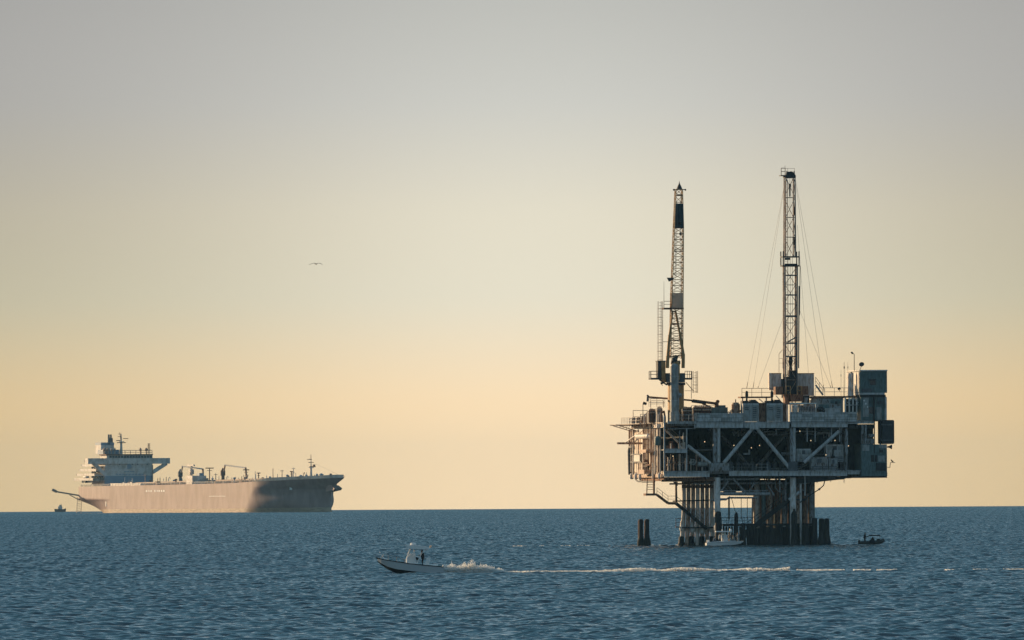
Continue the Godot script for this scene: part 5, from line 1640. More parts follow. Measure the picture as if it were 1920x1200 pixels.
	for k in 46:
		mb = MB.new()
		var x := -118.0 + k * 5.3 + rng.randf() * 3.0
		var z := rng.randf_range(-14.0, 16.0)
		var y := deck_y(x)
		if k % 3 == 0:
			mb.lathe(Vector3(x, y, z), [[0.5, 0.0], [0.4, 2.6], [1.0, 2.8], [0.9, 3.5], [0.0, 3.8]], 8)
		else:
			mb.box(Vector3(x, y + 1.0, z), Vector3(2.0 + rng.randf() * 2.0, 2.0 + rng.randf(), 2.2))
			mb.tube(Vector3(x, y + 1.0, z), Vector3(x, y + 3.0 + rng.randf() * 2.5, z), 0.25, 0.2, 6)
		part("deck_fitting", mb, [M.house, M.pale2, M.houseblue, M.rust][k % 4], o)
	mb = MB.new(); mb.box(Vector3(-88, deck_y(-88) + 0.8, 22), Vector3(42, 1.6, 3)); part("gangway", mb, M.house, o)
	mb = MB.new(); mb.box(K(374, 899, 14) + Vector3(0, -0.6, 0), Vector3(9, 6.4, 9.5)); part("mid_house", mb, M.house, o)
	mb = MB.new(); mb.box(K(374, 899, 14) + Vector3(0, 3.2, -3), Vector3(3, 2.0, 3)); part("mid_house_vent", mb, M.houseblue, o)
	for q in [[344, 869, 22.0], [424, 868, 22.0]]:
		var c := K(q[0], 903, 2.0)
		c.y = deck_y(c.x)
		mb = MB.new()
		mb.lathe(c, [[1.1, 0.0], [1.0, 5.0], [1.5, 5.4], [1.5, 8.0], [1.0, 8.6], [0.5, 9.6], [0.0, 10.0]], 12)
		mb.beam(c + Vector3(1, 6.5, 0), c + Vector3(5, 11.5, 1), 0.7, 0.9)
		part("crane_post", mb, M.darkgrey if q[0] < 400 else M.rust, o)
		mb = MB.new()
		mb.beam(c + Vector3(4.5, 11.6, 1), c + Vector3(23, 9.8, -4), 0.6, 0.8)
		part("crane_jib", mb, M.white, o)
		mb = MB.new()
		mb.beam(c + Vector3(23, 10.0, -4), c + Vector3(24, 2.0, -4), 0.7, 0.9)
		part("jib_rest", mb, M.rust, o)
	mb = MB.new(); var hb := K(366, 872, 0); mb.beam(hb + Vector3(-1, -9, 0), hb + Vector3(-1, 0, 0), 1.2, 1.2); mb.box(hb + Vector3(2.5, 0, 2), Vector3(9, 1, 1)); mb.box(hb + Vector3(-1, -4, 0), Vector3(2.2, 3.0, 2.6)); part("hose_gantry", mb, M.house, o)
	for q in [[399, 877, 2.4], [467, 880, 1.8], [490, 886, 1.0], [550, 883, 0.8]]:
		var c := K(q[0], 903, 0.0)
		c.y = deck_y(c.x)
		var hh := K(q[0], q[1], 0.0).y - c.y
		mb = MB.new(); mb.tube(c, c + Vector3(0, hh, 0), 0.35, 0.3, 8); mb.box(c + Vector3(0, hh, 0), Vector3(0.7, 0.6, q[2] * 2.2)); mb.box(c + Vector3(0, hh - 1.5, 0), Vector3(0.4, 0.3, q[2] * 1.4)); part("deck_lamp_post", mb, M.rust, o)
	for k in 17:
		var x := -96.0 + k * 13.3 + rng.randf() * 6.0
		var c := Vector3(x, deck_y(x), rng.randf_range(-10.0, 14.0))
		var hh := 3.5 + rng.randf() * 4.5
		mb = MB.new()
		mb.tube(c, c + Vector3(0, hh, 0), 0.28, 0.2, 6)
		if k % 3 == 0:
			mb.box(c + Vector3(0, hh - 0.6, 0), Vector3(0.4, 0.3, 2.4))
		elif k % 3 == 1:
			mb.path([c + Vector3(0, hh, 0), c + Vector3(1.6, hh + 0.6, 0), c + Vector3(2.2, hh - 0.6, 0)], 0.22, 6)
		part("deck_post", mb, M.house if k % 2 else M.pale2, o)
	# foremast
	var fb := K(585.5, 889, 0.0)
	fb.y = deck_y(fb.x)
	var fm := part("foremast", mast(fb, 12.0, 0.85), M.house, o)
	mb = MB.new(); mb.box(fb + Vector3(0, 8.0, -1), Vector3(1, 0.5, 3.8)); mb.box(fb + Vector3(0, 8.8, -2), Vector3(1, 1.1, 1.2)); mb.box(fb + Vector3(0, 10.6, 0), Vector3(0.6, 0.4, 3.4)); mb.tube(fb + Vector3(0, 11, 0), fb + Vector3(0, 15.6, 0), 0.25, 0.12, 6); mb.box(fb + Vector3(0, 12.4, 1), Vector3(0.4, 0.4, 3)); part("cross_tree", mb, M.rust, fm)
	for q in [[567, 1.5], [577, 1.0], [596, 0.9], [604, 1.7]]:
		var c := K(q[0], 890, 1.0)
		c.y = deck_y(c.x)
		mb = MB.new(); mb.lathe(c, [[1.0, 0.0], [1.2, 1.2], [0.7, 2.2], [q[1], 2.6], [0.4, 3.4], [0.0, 3.5]], 10); part("windlass", mb, M.houseblue, o)
	mb = MB.new(); mb.tube(fb + Vector3(0, 11, 0), Vector3(155, deck_y(155) + 1.6, 0), 0.06, 0.06, 4); part("forestay", mb, M.wire, o)
	# name and marks on the starboard side
	for q in [[0, 2.4], [3.2, 1.6], [6.0, 2.2], [11.0, 2.0], [14.0, 1.4], [16.6, 2.2], [19.8, 2.0], [22.8, 2.4]]:
		mb = MB.new()
		var x: float = -52.0 + q[0] * 1.05
		mb.box(Vector3(x, 13.6, 26.55), Vector3(q[1] * 0.9, 1.2, 0.12))
		part("hull_lettering", mb, M.letter, o)
	mb = MB.new(); mb.box(Vector3(-110.5, 6.4, half_breadth(-110.5, 6.4) + 0.02), Vector3(1.0, 4.5, 0.2)); part("draught_mark", mb, M.letter, o)
	mb = MB.new(); mb.box(Vector3(45, 10.2, 26.55), Vector3(22, 0.3, 0.14)); part("tug_mark", mb, M.letter, o)
	mb = MB.new(); mb.box(Vector3(120, 15.0, half_breadth(120, 15) - 0.15), Vector3(1.4, 2.6, 0.6), Basis(Vector3.UP, 0.75)); part("bow_mark", mb, M.letter, o)
	for i in 3:
		mb = MB.new()
		var x := -156.0
		mb.rail(Vector3(x, deck_y(x), -20 + i * 14), Vector3(x, deck_y(x), -7 + i * 14), 1.3, 3.0, 0.12)
		part("stern_railing", mb, M.pale2, o)
	# stern boom
	mb = MB.new()
	var sb0 := Vector3(-156, 11, 22)
	mb.beam(sb0, Vector3(-166, 13.5, 33), 0.9, 0.9)
	mb.beam(Vector3(-166, 13.5, 33), Vector3(-168, 14.8, 35), 1.3, 1.5)
	mb.tube(sb0 + Vector3(0, -3, 0), Vector3(-160, 11.5, 27), 0.3, 0.3, 6)
	part("stern_boom", mb, M.pale2, o)
	mb = MB.new()
	for k in 2:
		mb.tube(Vector3(-157, 10, 20.0 + k * 3), Vector3(-157.5, 0.0, 20.5 + k * 3), 0.16, 0.16, 5)
	for k in 6:
		mb.tube(Vector3(-157.2, 1.0 + k * 1.5, 20.3), Vector3(-157.2, 1.8 + k * 1.5, 23.3), 0.12, 0.12, 5)
	part("stern_ladder", mb, M.pale2, o)


func mast(c: Vector3, h: float, r: float) -> MB:
	var mb := MB.new()
	mb.tube(c, c + Vector3(0, h * 0.62, 0), r, r * 0.7, 10)
	mb.tube(c + Vector3(0, h * 0.62, 0), c + Vector3(0, h, 0), r * 0.5, r * 0.3, 8)
	mb.tube(c + Vector3(-2.5, 0, 0), c + Vector3(0, h * 0.55, 0), r * 0.35, r * 0.3, 6)
	mb.box(c + Vector3(0, h * 0.62, 0), Vector3(1.2, 0.4, 3.6))
	return mb


func small_far_vessels() -> void:
	for q in [[-1.0, 113, 8800.0, 9.0, "faint small vessel on the horizon at the far left"]]:
		var s: float = q[2] / 21333.0
		var x: float = (q[1] - 960.0 - 2.0) * s
		var o := thing("distant_vessel", q[4], "boat", Transform3D(Basis(), Vector3(x, sea_y(x, q[2]), -q[2])), Vector3.ZERO)
		var L: float = q[3] / 2
		var mb := MB.new()
		mb.prism([Vector3(-L, 2.6, 0), Vector3(-L * 0.9, -0.4, 0), Vector3(L * 0.9, -0.4, 0), Vector3(L, 3.0, 0), Vector3(L * 0.5, 2.4, 0)], Vector3(0, 0, 2.5), Vector3(0, 0, -2.5))
		part("hull", mb, M.rust, o)
		mb = MB.new(); mb.box(Vector3(0, 3.4, 0), Vector3(L * 0.7, 2.2, 3)); mb.box(Vector3(0, 5.1, 0), Vector3(L * 0.3, 1.4, 2)); part("wheelhouse", mb, M.house, o)
		mb = MB.new(); mb.tube(Vector3(1, 4, 0), Vector3(1, 6.5 if q[0] < 0 else 15.0, 0), 0.25, 0.15, 6); part("mast", mb, M.pale2, o)


# ---------------------------------------------------------------- people: one smooth body from tapered bones
func blob(bones: Array, cell: float, k := 0.05) -> MB:
	var lo := Vector3.ONE * 1e6
	var hi := -lo
	for b in bones:
		for i in 2:
			var r: float = maxf(b[2], b[3]) + cell * 2.0
			lo = lo.min(b[i] - Vector3.ONE * r)
			hi = hi.max(b[i] + Vector3.ONE * r)
	var nx := int((hi.x - lo.x) / cell) + 2
	var ny := int((hi.y - lo.y) / cell) + 2
	var nz := int((hi.z - lo.z) / cell) + 2
	var f := PackedFloat32Array()
	f.resize(nx * ny * nz)
	f.fill(1.0)
	for b in bones:
		var a: Vector3 = b[0]
		var ab: Vector3 = b[1] - a
		var l2 := maxf(ab.length_squared(), 1e-9)
		var rr := Vector3.ONE * (maxf(b[2], b[3]) + cell * 2.0 + k)
		var p0 := ((a.min(b[1]) - rr - lo) / cell).floor().max(Vector3.ZERO)
		var p1 := ((a.max(b[1]) + rr - lo) / cell).ceil().min(Vector3(nx - 1, ny - 1, nz - 1))
		for z in range(int(p0.z), int(p1.z) + 1):
			for y in range(int(p0.y), int(p1.y) + 1):
				for x in range(int(p0.x), int(p1.x) + 1):
					var p := lo + Vector3(x, y, z) * cell
					var t := clampf((p - a).dot(ab) / l2, 0, 1)
					var d := p.distance_to(a + ab * t) - lerpf(b[2], b[3], t)
					var at := (z * ny + y) * nx + x
					var e := f[at]
					var h := maxf(k - absf(d - e), 0.0) / k
					f[at] = minf(d, e) - h * h * k * 0.25
	var vert := {}
	var nor := {}
	var mb := MB.new()
	for z in nz - 1:
		for y in ny - 1:
			for x in nx - 1:
				var at := (z * ny + y) * nx + x
				var inside := 0
				var s := Vector3.ZERO
				var cnt := 0
				var c := []
				for q in 8:
					var val := f[at + (q & 1) + (q >> 1 & 1) * nx + (q >> 2) * nx * ny]
					c.append(val)
					inside += 1 if val < 0.0 else 0
				if inside == 0 or inside == 8:
					continue
				for e in [[0, 1], [2, 3], [4, 5], [6, 7], [0, 2], [1, 3], [4, 6], [5, 7], [0, 4], [1, 5], [2, 6], [3, 7]]:
					if (c[e[0]] < 0.0) != (c[e[1]] < 0.0):
						var t: float = c[e[0]] / (c[e[0]] - c[e[1]])
						var va := Vector3(e[0] & 1, e[0] >> 1 & 1, e[0] >> 2)
						var vb := Vector3(e[1] & 1, e[1] >> 1 & 1, e[1] >> 2)
						s += va.lerp(vb, t)
						cnt += 1
				vert[at] = lo + (Vector3(x, y, z) + s / cnt) * cell
				nor[at] = Vector3(c[1] + c[3] + c[5] + c[7] - c[0] - c[2] - c[4] - c[6], c[2] + c[3] + c[6] + c[7] - c[0] - c[1] - c[4] - c[5], c[4] + c[5] + c[6] + c[7] - c[0] - c[1] - c[2] - c[3]).normalized()
	var st := [1, nx, nx * ny]
	for at in vert:
		for ax in 3:
			var u: int = st[(ax + 1) % 3]
			var w: int = st[(ax + 2) % 3]
			if (f[at] < 0.0) != (f[at + st[ax]] < 0.0) and vert.has(at - u) and vert.has(at - w) and vert.has(at - u - w):
				mb.tri(vert[at], vert[at - u], vert[at - u - w], nor[at], nor[at - u], nor[at - u - w])
				mb.tri(vert[at], vert[at - u - w], vert[at - w], nor[at], nor[at - u - w], nor[at - w])
	return mb


func person(at: Transform3D, pose: String, jacket: Material, trousers: Material, label: String, group := "") -> void:
	# faces local +X; the feet (or the seat) rest at the origin
	var o := thing("person", label, "person", at, Vector3.ZERO, group)
	var V := func(x: float, y: float, z: float) -> Vector3: return Vector3(x, y, z)
	var hip := 0.92
	var kn := [V.call(0.06, 0.5, 0.1), V.call(0.06, 0.5, -0.1)]
	var an := [V.call(0.0, 0.09, 0.12), V.call(0.0, 0.09, -0.12)]
	if pose == "sit":
		hip = 0.12
		kn = [V.call(0.44, 0.12, 0.12), V.call(0.44, 0.12, -0.12)]
		an = [V.call(0.46, -0.32, 0.12), V.call(0.46, -0.32, -0.12)]
	var sh := hip + 0.5
	var lean := 0.05 if pose == "stand" else 0.1
	var neck: Vector3 = V.call(lean + 0.02, sh + 0.07, 0)
	var head: Vector3 = V.call(lean + 0.05, sh + 0.25, 0)
	var body := [[neck - Vector3(0, 0.05, 0), head - Vector3(0, 0.06, 0), 0.06, 0.06], [head - Vector3(0, 0.02, 0), head + Vector3(0, 0.04, 0), 0.085, 0.095], [head + Vector3(0.03, -0.09, 0), head + Vector3(0.03, -0.06, 0), 0.05, 0.06], [head + Vector3(0.09, -0.03, 0), head + Vector3(0.105, -0.045, 0), 0.014, 0.018]]
	var coat := [[V.call(0.0, hip - 0.02, 0.0), V.call(lean, sh - 0.08, 0.0), 0.185, 0.2], [V.call(lean, sh - 0.02, 0.15), V.call(lean, sh - 0.02, -0.15), 0.11, 0.11], [neck - Vector3(0, 0.1, 0), neck - Vector3(0, 0.04, 0), 0.09, 0.075]]
	var legs := [[V.call(0, hip, 0.08), V.call(0, hip, -0.08), 0.13, 0.13]]
	for s in 2:
		var sg := 1.0 if s == 0 else -1.0
		var shp: Vector3 = V.call(lean, sh - 0.03, 0.19 * sg)
		var el: Vector3 = V.call(lean + 0.12, sh - 0.27, 0.24 * sg)
		var wr: Vector3 = V.call(lean + 0.36, sh - 0.25, 0.16 * sg) if pose != "sit" else V.call(lean + 0.3, sh - 0.38, 0.14 * sg)
		coat.append([shp, el, 0.068, 0.055])
		coat.append([el, wr, 0.055, 0.043])
		var fwd := (wr - el).normalized()
		body.append([wr - fwd * 0.04, wr + fwd * 0.1, 0.032, 0.042])
		for i in 4:
			var base := wr + fwd * 0.09 + Vector3(0, 0, (i - 1.5) * 0.021)
			var l := [0.07, 0.08, 0.075, 0.055][i] as float
			body.append([base, base + fwd * l * 0.6, 0.011, 0.01])
			body.append([base + fwd * l * 0.6, base + fwd * l + Vector3(0, -0.035, 0), 0.01, 0.009])
		body.append([wr + fwd * 0.03 + Vector3(0, 0.02, -sg * 0.03), wr + fwd * 0.09 + Vector3(0, 0.03, -sg * 0.05), 0.013, 0.011])
		legs.append([V.call(0, hip - 0.03, 0.1 * sg), kn[s], 0.12, 0.085])
		legs.append([kn[s], an[s], 0.068, 0.048])
		body.append([an[s] + Vector3(-0.03, -0.04, 0), an[s] + Vector3(0.15, -0.055, 0), 0.05, 0.035])
	var skin := part("body", blob(body, 0.024, 0.02), M.skin, o)
	part("jacket", blob(coat, 0.045), jacket, o)
	part("trousers", blob(legs, 0.045), trousers, o)
	part("hair", blob([[head + Vector3(-0.03, 0.05, 0), head + Vector3(0.0, 0.07, 0), 0.095, 0.09], [head + Vector3(-0.06, -0.05, 0), head + Vector3(-0.03, 0.03, 0), 0.06, 0.08]], 0.03, 0.03), M.hair, skin)
	var eyes := MB.new()
	for sg in [-1.0, 1.0]:
		eyes.ball(head + Vector3(0.082, 0.0, 0.032 * sg), Vector3(0.012, 0.01, 0.014), 6)
	part("eyes", eyes, M.black, skin)


# ---------------------------------------------------------------- boats
func boat_hull(st: Array, mirror_end: bool) -> Array:
	# st rows: [x, sheer height, half breadth at sheer, chine height, half breadth at chine, keel height]; returns [topsides, bottom]
	var out := [MB.new(), MB.new(), MB.new()]
	for i in st.size() - 1:
		var a: Array = st[i]
		var b: Array = st[i + 1]
		for s in [1.0, -1.0]:
			var as_ := Vector3(a[0], a[1], a[2] * s)
			var bs := Vector3(b[0], b[1], b[2] * s)
			var ac := Vector3(a[0], a[3], a[4] * s)
			var bc := Vector3(b[0], b[3], b[4] * s)
			var ak := Vector3(a[0], a[5], 0)
			var bk := Vector3(b[0], b[5], 0)
			out[0].quad(as_, bs, bc, ac, Vector3(0, 0, s))
			out[1].quad(ac, bc, bk, ak, Vector3(0, -1, s * 0.3))
		out[2].quad(Vector3(a[0], a[1] - 0.03, a[2]), Vector3(b[0], b[1] - 0.03, b[2]), Vector3(b[0], b[1] - 0.03, -b[2]), Vector3(a[0], a[1] - 0.03, -a[2]), Vector3.UP)
	var e: Array = st[st.size() - 1] if mirror_end else st[0]
	var dir := Vector3.RIGHT if mirror_end else Vector3.LEFT
	out[0].quad(Vector3(e[0], e[1], e[2]), Vector3(e[0], e[1], -e[2]), Vector3(e[0], e[3], -e[4]), Vector3(e[0], e[3], e[4]), dir)
	out[1].quad(Vector3(e[0], e[3], e[4]), Vector3(e[0], e[3], -e[4]), Vector3(e[0], e[5], 0), Vector3(e[0], e[5], 0), dir)
	return out


func speed_boat() -> void:
	var k := 0.0586
	var X := func(u: float, v: float, z := 0.0) -> Vector3: return Vector3((u - 770.0) * k, (1076.5 - v) * k, z)
	var px := -192.7 * k
	var T := Transform3D(Basis(), Vector3(px, sea_y(px, 1250) + 0.02, -1250))
	var o := thing("speedboat", "grey centre console speedboat racing left with its bow raised", "boat", T, Vector3.ZERO)
	var st := []
	for q in [[708, 1047.5, 0.12, 1052, 0.05, 1054], [715, 1048.8, 0.55, 1057, 0.3, 1060], [727, 1051, 0.88, 1063, 0.6, 1068.5], [742, 1053.5, 1.08, 1067.5, 0.85, 1075.5], [770, 1058, 1.22, 1071.5, 1.05, 1077.5], [800, 1061.3, 1.24, 1074.5, 1.1, 1079], [832, 1064, 1.2, 1076.5, 1.08, 1079.5]]:
		var p: Vector3 = X.call(q[0], q[1])
		st.append([p.x, p.y, q[2], X.call(0, q[3]).y, q[4], X.call(0, q[5]).y])
	var h := boat_hull(st, true)
	var hull := part("hull", h[0], M.gelgrey, o)
	part("bottom", h[1], M.antifoul, hull)
	part("deck", h[2], M.gel, o)
	var mb := MB.new()
	for i in st.size() - 1:
		for s in [1.0, -1.0]:
			mb.tube(Vector3(st[i][0], st[i][1], st[i][2] * s), Vector3(st[i + 1][0], st[i + 1][1], st[i + 1][2] * s), 0.05, 0.05, 6)
	part("rub_rail", mb, M.rubber, hull)
	mb = MB.new(); mb.box(X.call(708.5, 1047), Vector3(0.5, 0.1, 0.3), Basis(Vector3.BACK, -0.1)); mb.tube(X.call(705, 1046.5), X.call(711, 1049), 0.06, 0.06, 6); part("bow_roller", mb, M.rubber, o)
	mb = MB.new(); mb.box(X.call(724, 1049.2), Vector3(0.55, 0.14, 0.5), Basis(Vector3.BACK, -0.15)); part("bow_cushion", mb, M.gel, o)
	mb = MB.new()
	for s in [0.75, -0.75]:
		mb.path([X.call(713, 1049, s * 0.4), X.call(720, 1040, s * 0.8), X.call(740, 1044, s), X.call(758, 1050, s * 1.2), X.call(760, 1056, s * 1.2)], 0.018, 5)
		mb.tube(X.call(728, 1051, s), X.call(728, 1041.8, s * 0.9), 0.018, 0.018, 5)
		mb.tube(X.call(744, 1054, s), X.call(744, 1045, s), 0.018, 0.018, 5)
	part("bow_rail", mb, M.steel, o)
	mb = MB.new(); mb.tube(X.call(722, 1050), X.call(713, 1037), 0.015, 0.015, 5); mb.ball(X.call(712.5, 1036.5), Vector3(0.08, 0.07, 0.07), 8); part("bow_light", mb, M.gel, o)
	# console
	mb = MB.new(); mb.prism([X.call(760, 1057), X.call(761.5, 1046), X.call(768, 1039), X.call(779, 1042), X.call(781, 1058)], Vector3(0, 0, 0.45), Vector3(0, 0, -0.45)); part("console", mb, M.gel, o)
	mb = MB.new(); mb.prism([X.call(763, 1052), X.call(759, 1054), X.call(759, 1057.5), X.call(766, 1057.5)], Vector3(0, 0, 0.4), Vector3(0, 0, -0.4)); part("console_seat", mb, M.gel, o)
	mb = MB.new(); mb.prism([X.call(765, 1047), X.call(770, 1033), X.call(771, 1033), X.call(768, 1046)], Vector3(0, 0, 0.42), Vector3(0, 0, -0.42)); part("windscreen", mb, M.glass, o)
	mb = MB.new(); mb.tube(X.call(782, 1046, 0.0), X.call(780.5, 1051, 0.0), 0.2, 0.2, 12); part("wheel", mb, M.rubber, o)
	mb = MB.new()
	for s in [0.6, -0.6]:
		mb.path([X.call(763, 1056, s), X.call(765, 1042, s), X.call(770, 1028, s)], 0.065, 6)
		mb.path([X.call(774, 1056, s), X.call(778, 1042, s), X.call(776, 1028, s)], 0.06, 6)
		mb.tube(X.call(764, 1048, s), X.call(777, 1036, s), 0.05, 0.05, 6)
		mb.path([X.call(782, 1057, s), X.call(790, 1040, s), X.call(802, 1030, s)], 0.04, 6)
	part("tower_frame", mb, M.gel, o)
	mb = MB.new(); mb.prism([X.call(761, 1028.5), X.call(765, 1023), X.call(786, 1023.5), X.call(800, 1026.5), X.call(809, 1029), X.call(804, 1031.5), X.call(780, 1030.5), X.call(764, 1029.5)], Vector3(0, 0, 0.85), Vector3(0, 0, -0.85)); var tt := part("hard_top", mb, M.gel, o)
	mb = MB.new(); mb.prism([X.call(775, 1028.3), X.call(806, 1029.8), X.call(802, 1031.5), X.call(780, 1031)], Vector3(0, 0, 0.8), Vector3(0, 0, -0.8)); part("storage_net", mb, M.rubber, tt)
	mb = MB.new(); mb.lathe(X.call(775, 1024), [[0.26, 0.0], [0.32, 0.1], [0.31, 0.24], [0.2, 0.3], [0.0, 0.31]], 12); part("radar_dome", mb, M.gel, tt)
	mb = MB.new()
	for i in 4:
		mb.tube(X.call(804 + i, 1029.5, -0.6 + i * 0.4), X.call(807 + i, 1024, -0.6 + i * 0.4), 0.025, 0.025, 5)
	part("rod_holder", mb, M.steel, tt)
	mb = MB.new(); mb.box(X.call(803, 1051), Vector3(0.42, 0.45, 0.8), Basis(Vector3.BACK, -0.25)); mb.box(X.call(801, 1057), Vector3(0.4, 0.4, 0.7)); part("leaning_post", mb, M.gel, o)
	mb = MB.new(); mb.box(X.call(816, 1060.3), Vector3(0.62, 0.22, 0.6)); part("cool_box", mb, M.gel, o)
	mb = MB.new(); mb.box(X.call(834, 1064), Vector3(0.34, 0.55, 0.36), Basis(Vector3.BACK, -0.2)); mb.box(X.call(834, 1072), Vector3(0.2, 0.6, 0.16)); part("outboard_motor", mb, M.gel, o)
	mb = MB.new(); mb.tube(X.call(831, 1063, 0.9), X.call(834, 1059, 0.9), 0.05, 0.05, 6); part("cleat", mb, M.gel, o)
	var dark := M.cloth_dark as Material
	var at: Vector3 = X.call(793, 1063)
	person(T * Transform3D(Basis(Vector3.UP, PI), at), "stand", dark, dark, "person in dark clothes standing at the wheel of the grey speedboat")
	# spray and wake
	var lumps := FastNoiseLite.new()
	lumps.seed = 4
	lumps.frequency = 0.02
	foam_heap("spray", "white spray thrown up behind the speedboat stern", T, 11000, func(i: int) -> Array:
		var u := 829.0 + 116.0 * pow(rng.randf(), 1.1)
		var tops := [[828.0, 0.75], [845.0, 0.85], [862.0, 0.8], [874.0, 0.95], [884.0, 1.25], [893.0, 0.85], [910.0, 0.8], [925.0, 0.55], [946.0, 0.32]]
		var n := 0
		while n < tops.size() - 2 and u > tops[n + 1][0]:
			n += 1
		var top := lerpf(tops[n][1], tops[n + 1][1], (u - tops[n][0]) / (tops[n + 1][0] - tops[n][0]))
		top *= 1.2 * (1.0 + 0.28 * lumps.get_noise_1d(u * 6.0) + 0.22 * lumps.get_noise_1d(u * 29.0))
		var y := top * pow(rng.randf(), 0.9) * rng.randf_range(0.6, 1.12)
		return [X.call(u, 1077.5) + Vector3(0, y, rng.randfn(0, 0.35)), rng.randf_range(0.025, 0.095) * (1.2 - 0.8 * y / maxf(top, 0.1))])
	foam_heap("wake_foam", "long thin white line of foam trailing right from the speedboat", T, 14000, func(i: int) -> Array:
		var u := 920.0 + pow(rng.randf(), 0.9) * 1080.0
		var b := 0.15
		if u > 1130.0 and u < 1480.0:
			b = 0.2 + 0.15 * absf(sin(u * 0.043) + sin(u * 0.017 + 1.0))
		elif u >= 1480.0:
			b = 0.15 * clampf(1.0 - (u - 1480.0) / 500.0, 0.35, 1.0)
			if sin(u * 0.05) + sin(u * 0.021) + 0.6 * sin(u * 0.11) < -0.1 + (u - 1600.0) / 700.0:
				return [Vector3(0, -3.0, 0), 0.02]
		return [X.call(u, 1077.5) + Vector3(0, 0.1 + b * rng.randf(), rng.randfn(0, 0.55)), rng.randf_range(0.03, 0.09)])


func old_wake() -> void:
	var T := Transform3D(Basis(), Vector3(0, sea_y(20, -1856), -1856))
	foam_heap("foam_line", "faint broken line of foam left of the platform foot", T, 900, func(i: int) -> Array:
		var x := -2.0 + 30.0 * rng.randf()
		if sin(x * 1.7) + sin(x * 0.61 + 1.0) + 0.5 * sin(x * 4.3) < 0.35:
			return [Vector3(x, -3.0, 0), 0.02]
		return [Vector3(x, 0.13 + 0.06 * rng.randf(), rng.randfn(0, 0.5)), rng.randf_range(0.03, 0.08)])


func foam_heap(called: String, label: String, T: Transform3D, count: int, where: Callable) -> void:
	var ball := MB.new()
	for i in 6:      # an open, bent flake of water
		var p := TAU * i / 6
		var q := TAU * (i + 1) / 6
		var a := Vector3(cos(p), -0.4 + 0.3 * (i % 2), sin(p))
		var b := Vector3(cos(q), -0.4 + 0.3 * ((i + 1) % 2), sin(q))
		ball.tri(Vector3(0, 0.5, 0), a, b, Vector3.UP, (a + Vector3.UP).normalized(), (b + Vector3.UP).normalized())
	var m := ball.mesh()
	m.surface_set_material(0, M.foam)
	var mm := MultiMesh.new()
	mm.transform_format = MultiMesh.TRANSFORM_3D
	mm.mesh = m
	mm.instance_count = count
	for i in count:
		var q: Array = where.call(i)
		var r: float = q[1]
		mm.set_instance_transform(i, Transform3D((Basis(Vector3.UP, rng.randf() * TAU) * Basis(Vector3.RIGHT, 1.1 + rng.randfn(0.0, 0.6))).scaled(Vector3(r * rng.randf_range(1.0, 2.2), r * rng.randf_range(0.6, 1.1), r * 1.3)), q[0]))
	var o := MultiMeshInstance3D.new()
	o.name = called
	o.multimesh = mm
	o.transform = T
	add_child(o)
	tag(o, label, "foam", "", "stuff")


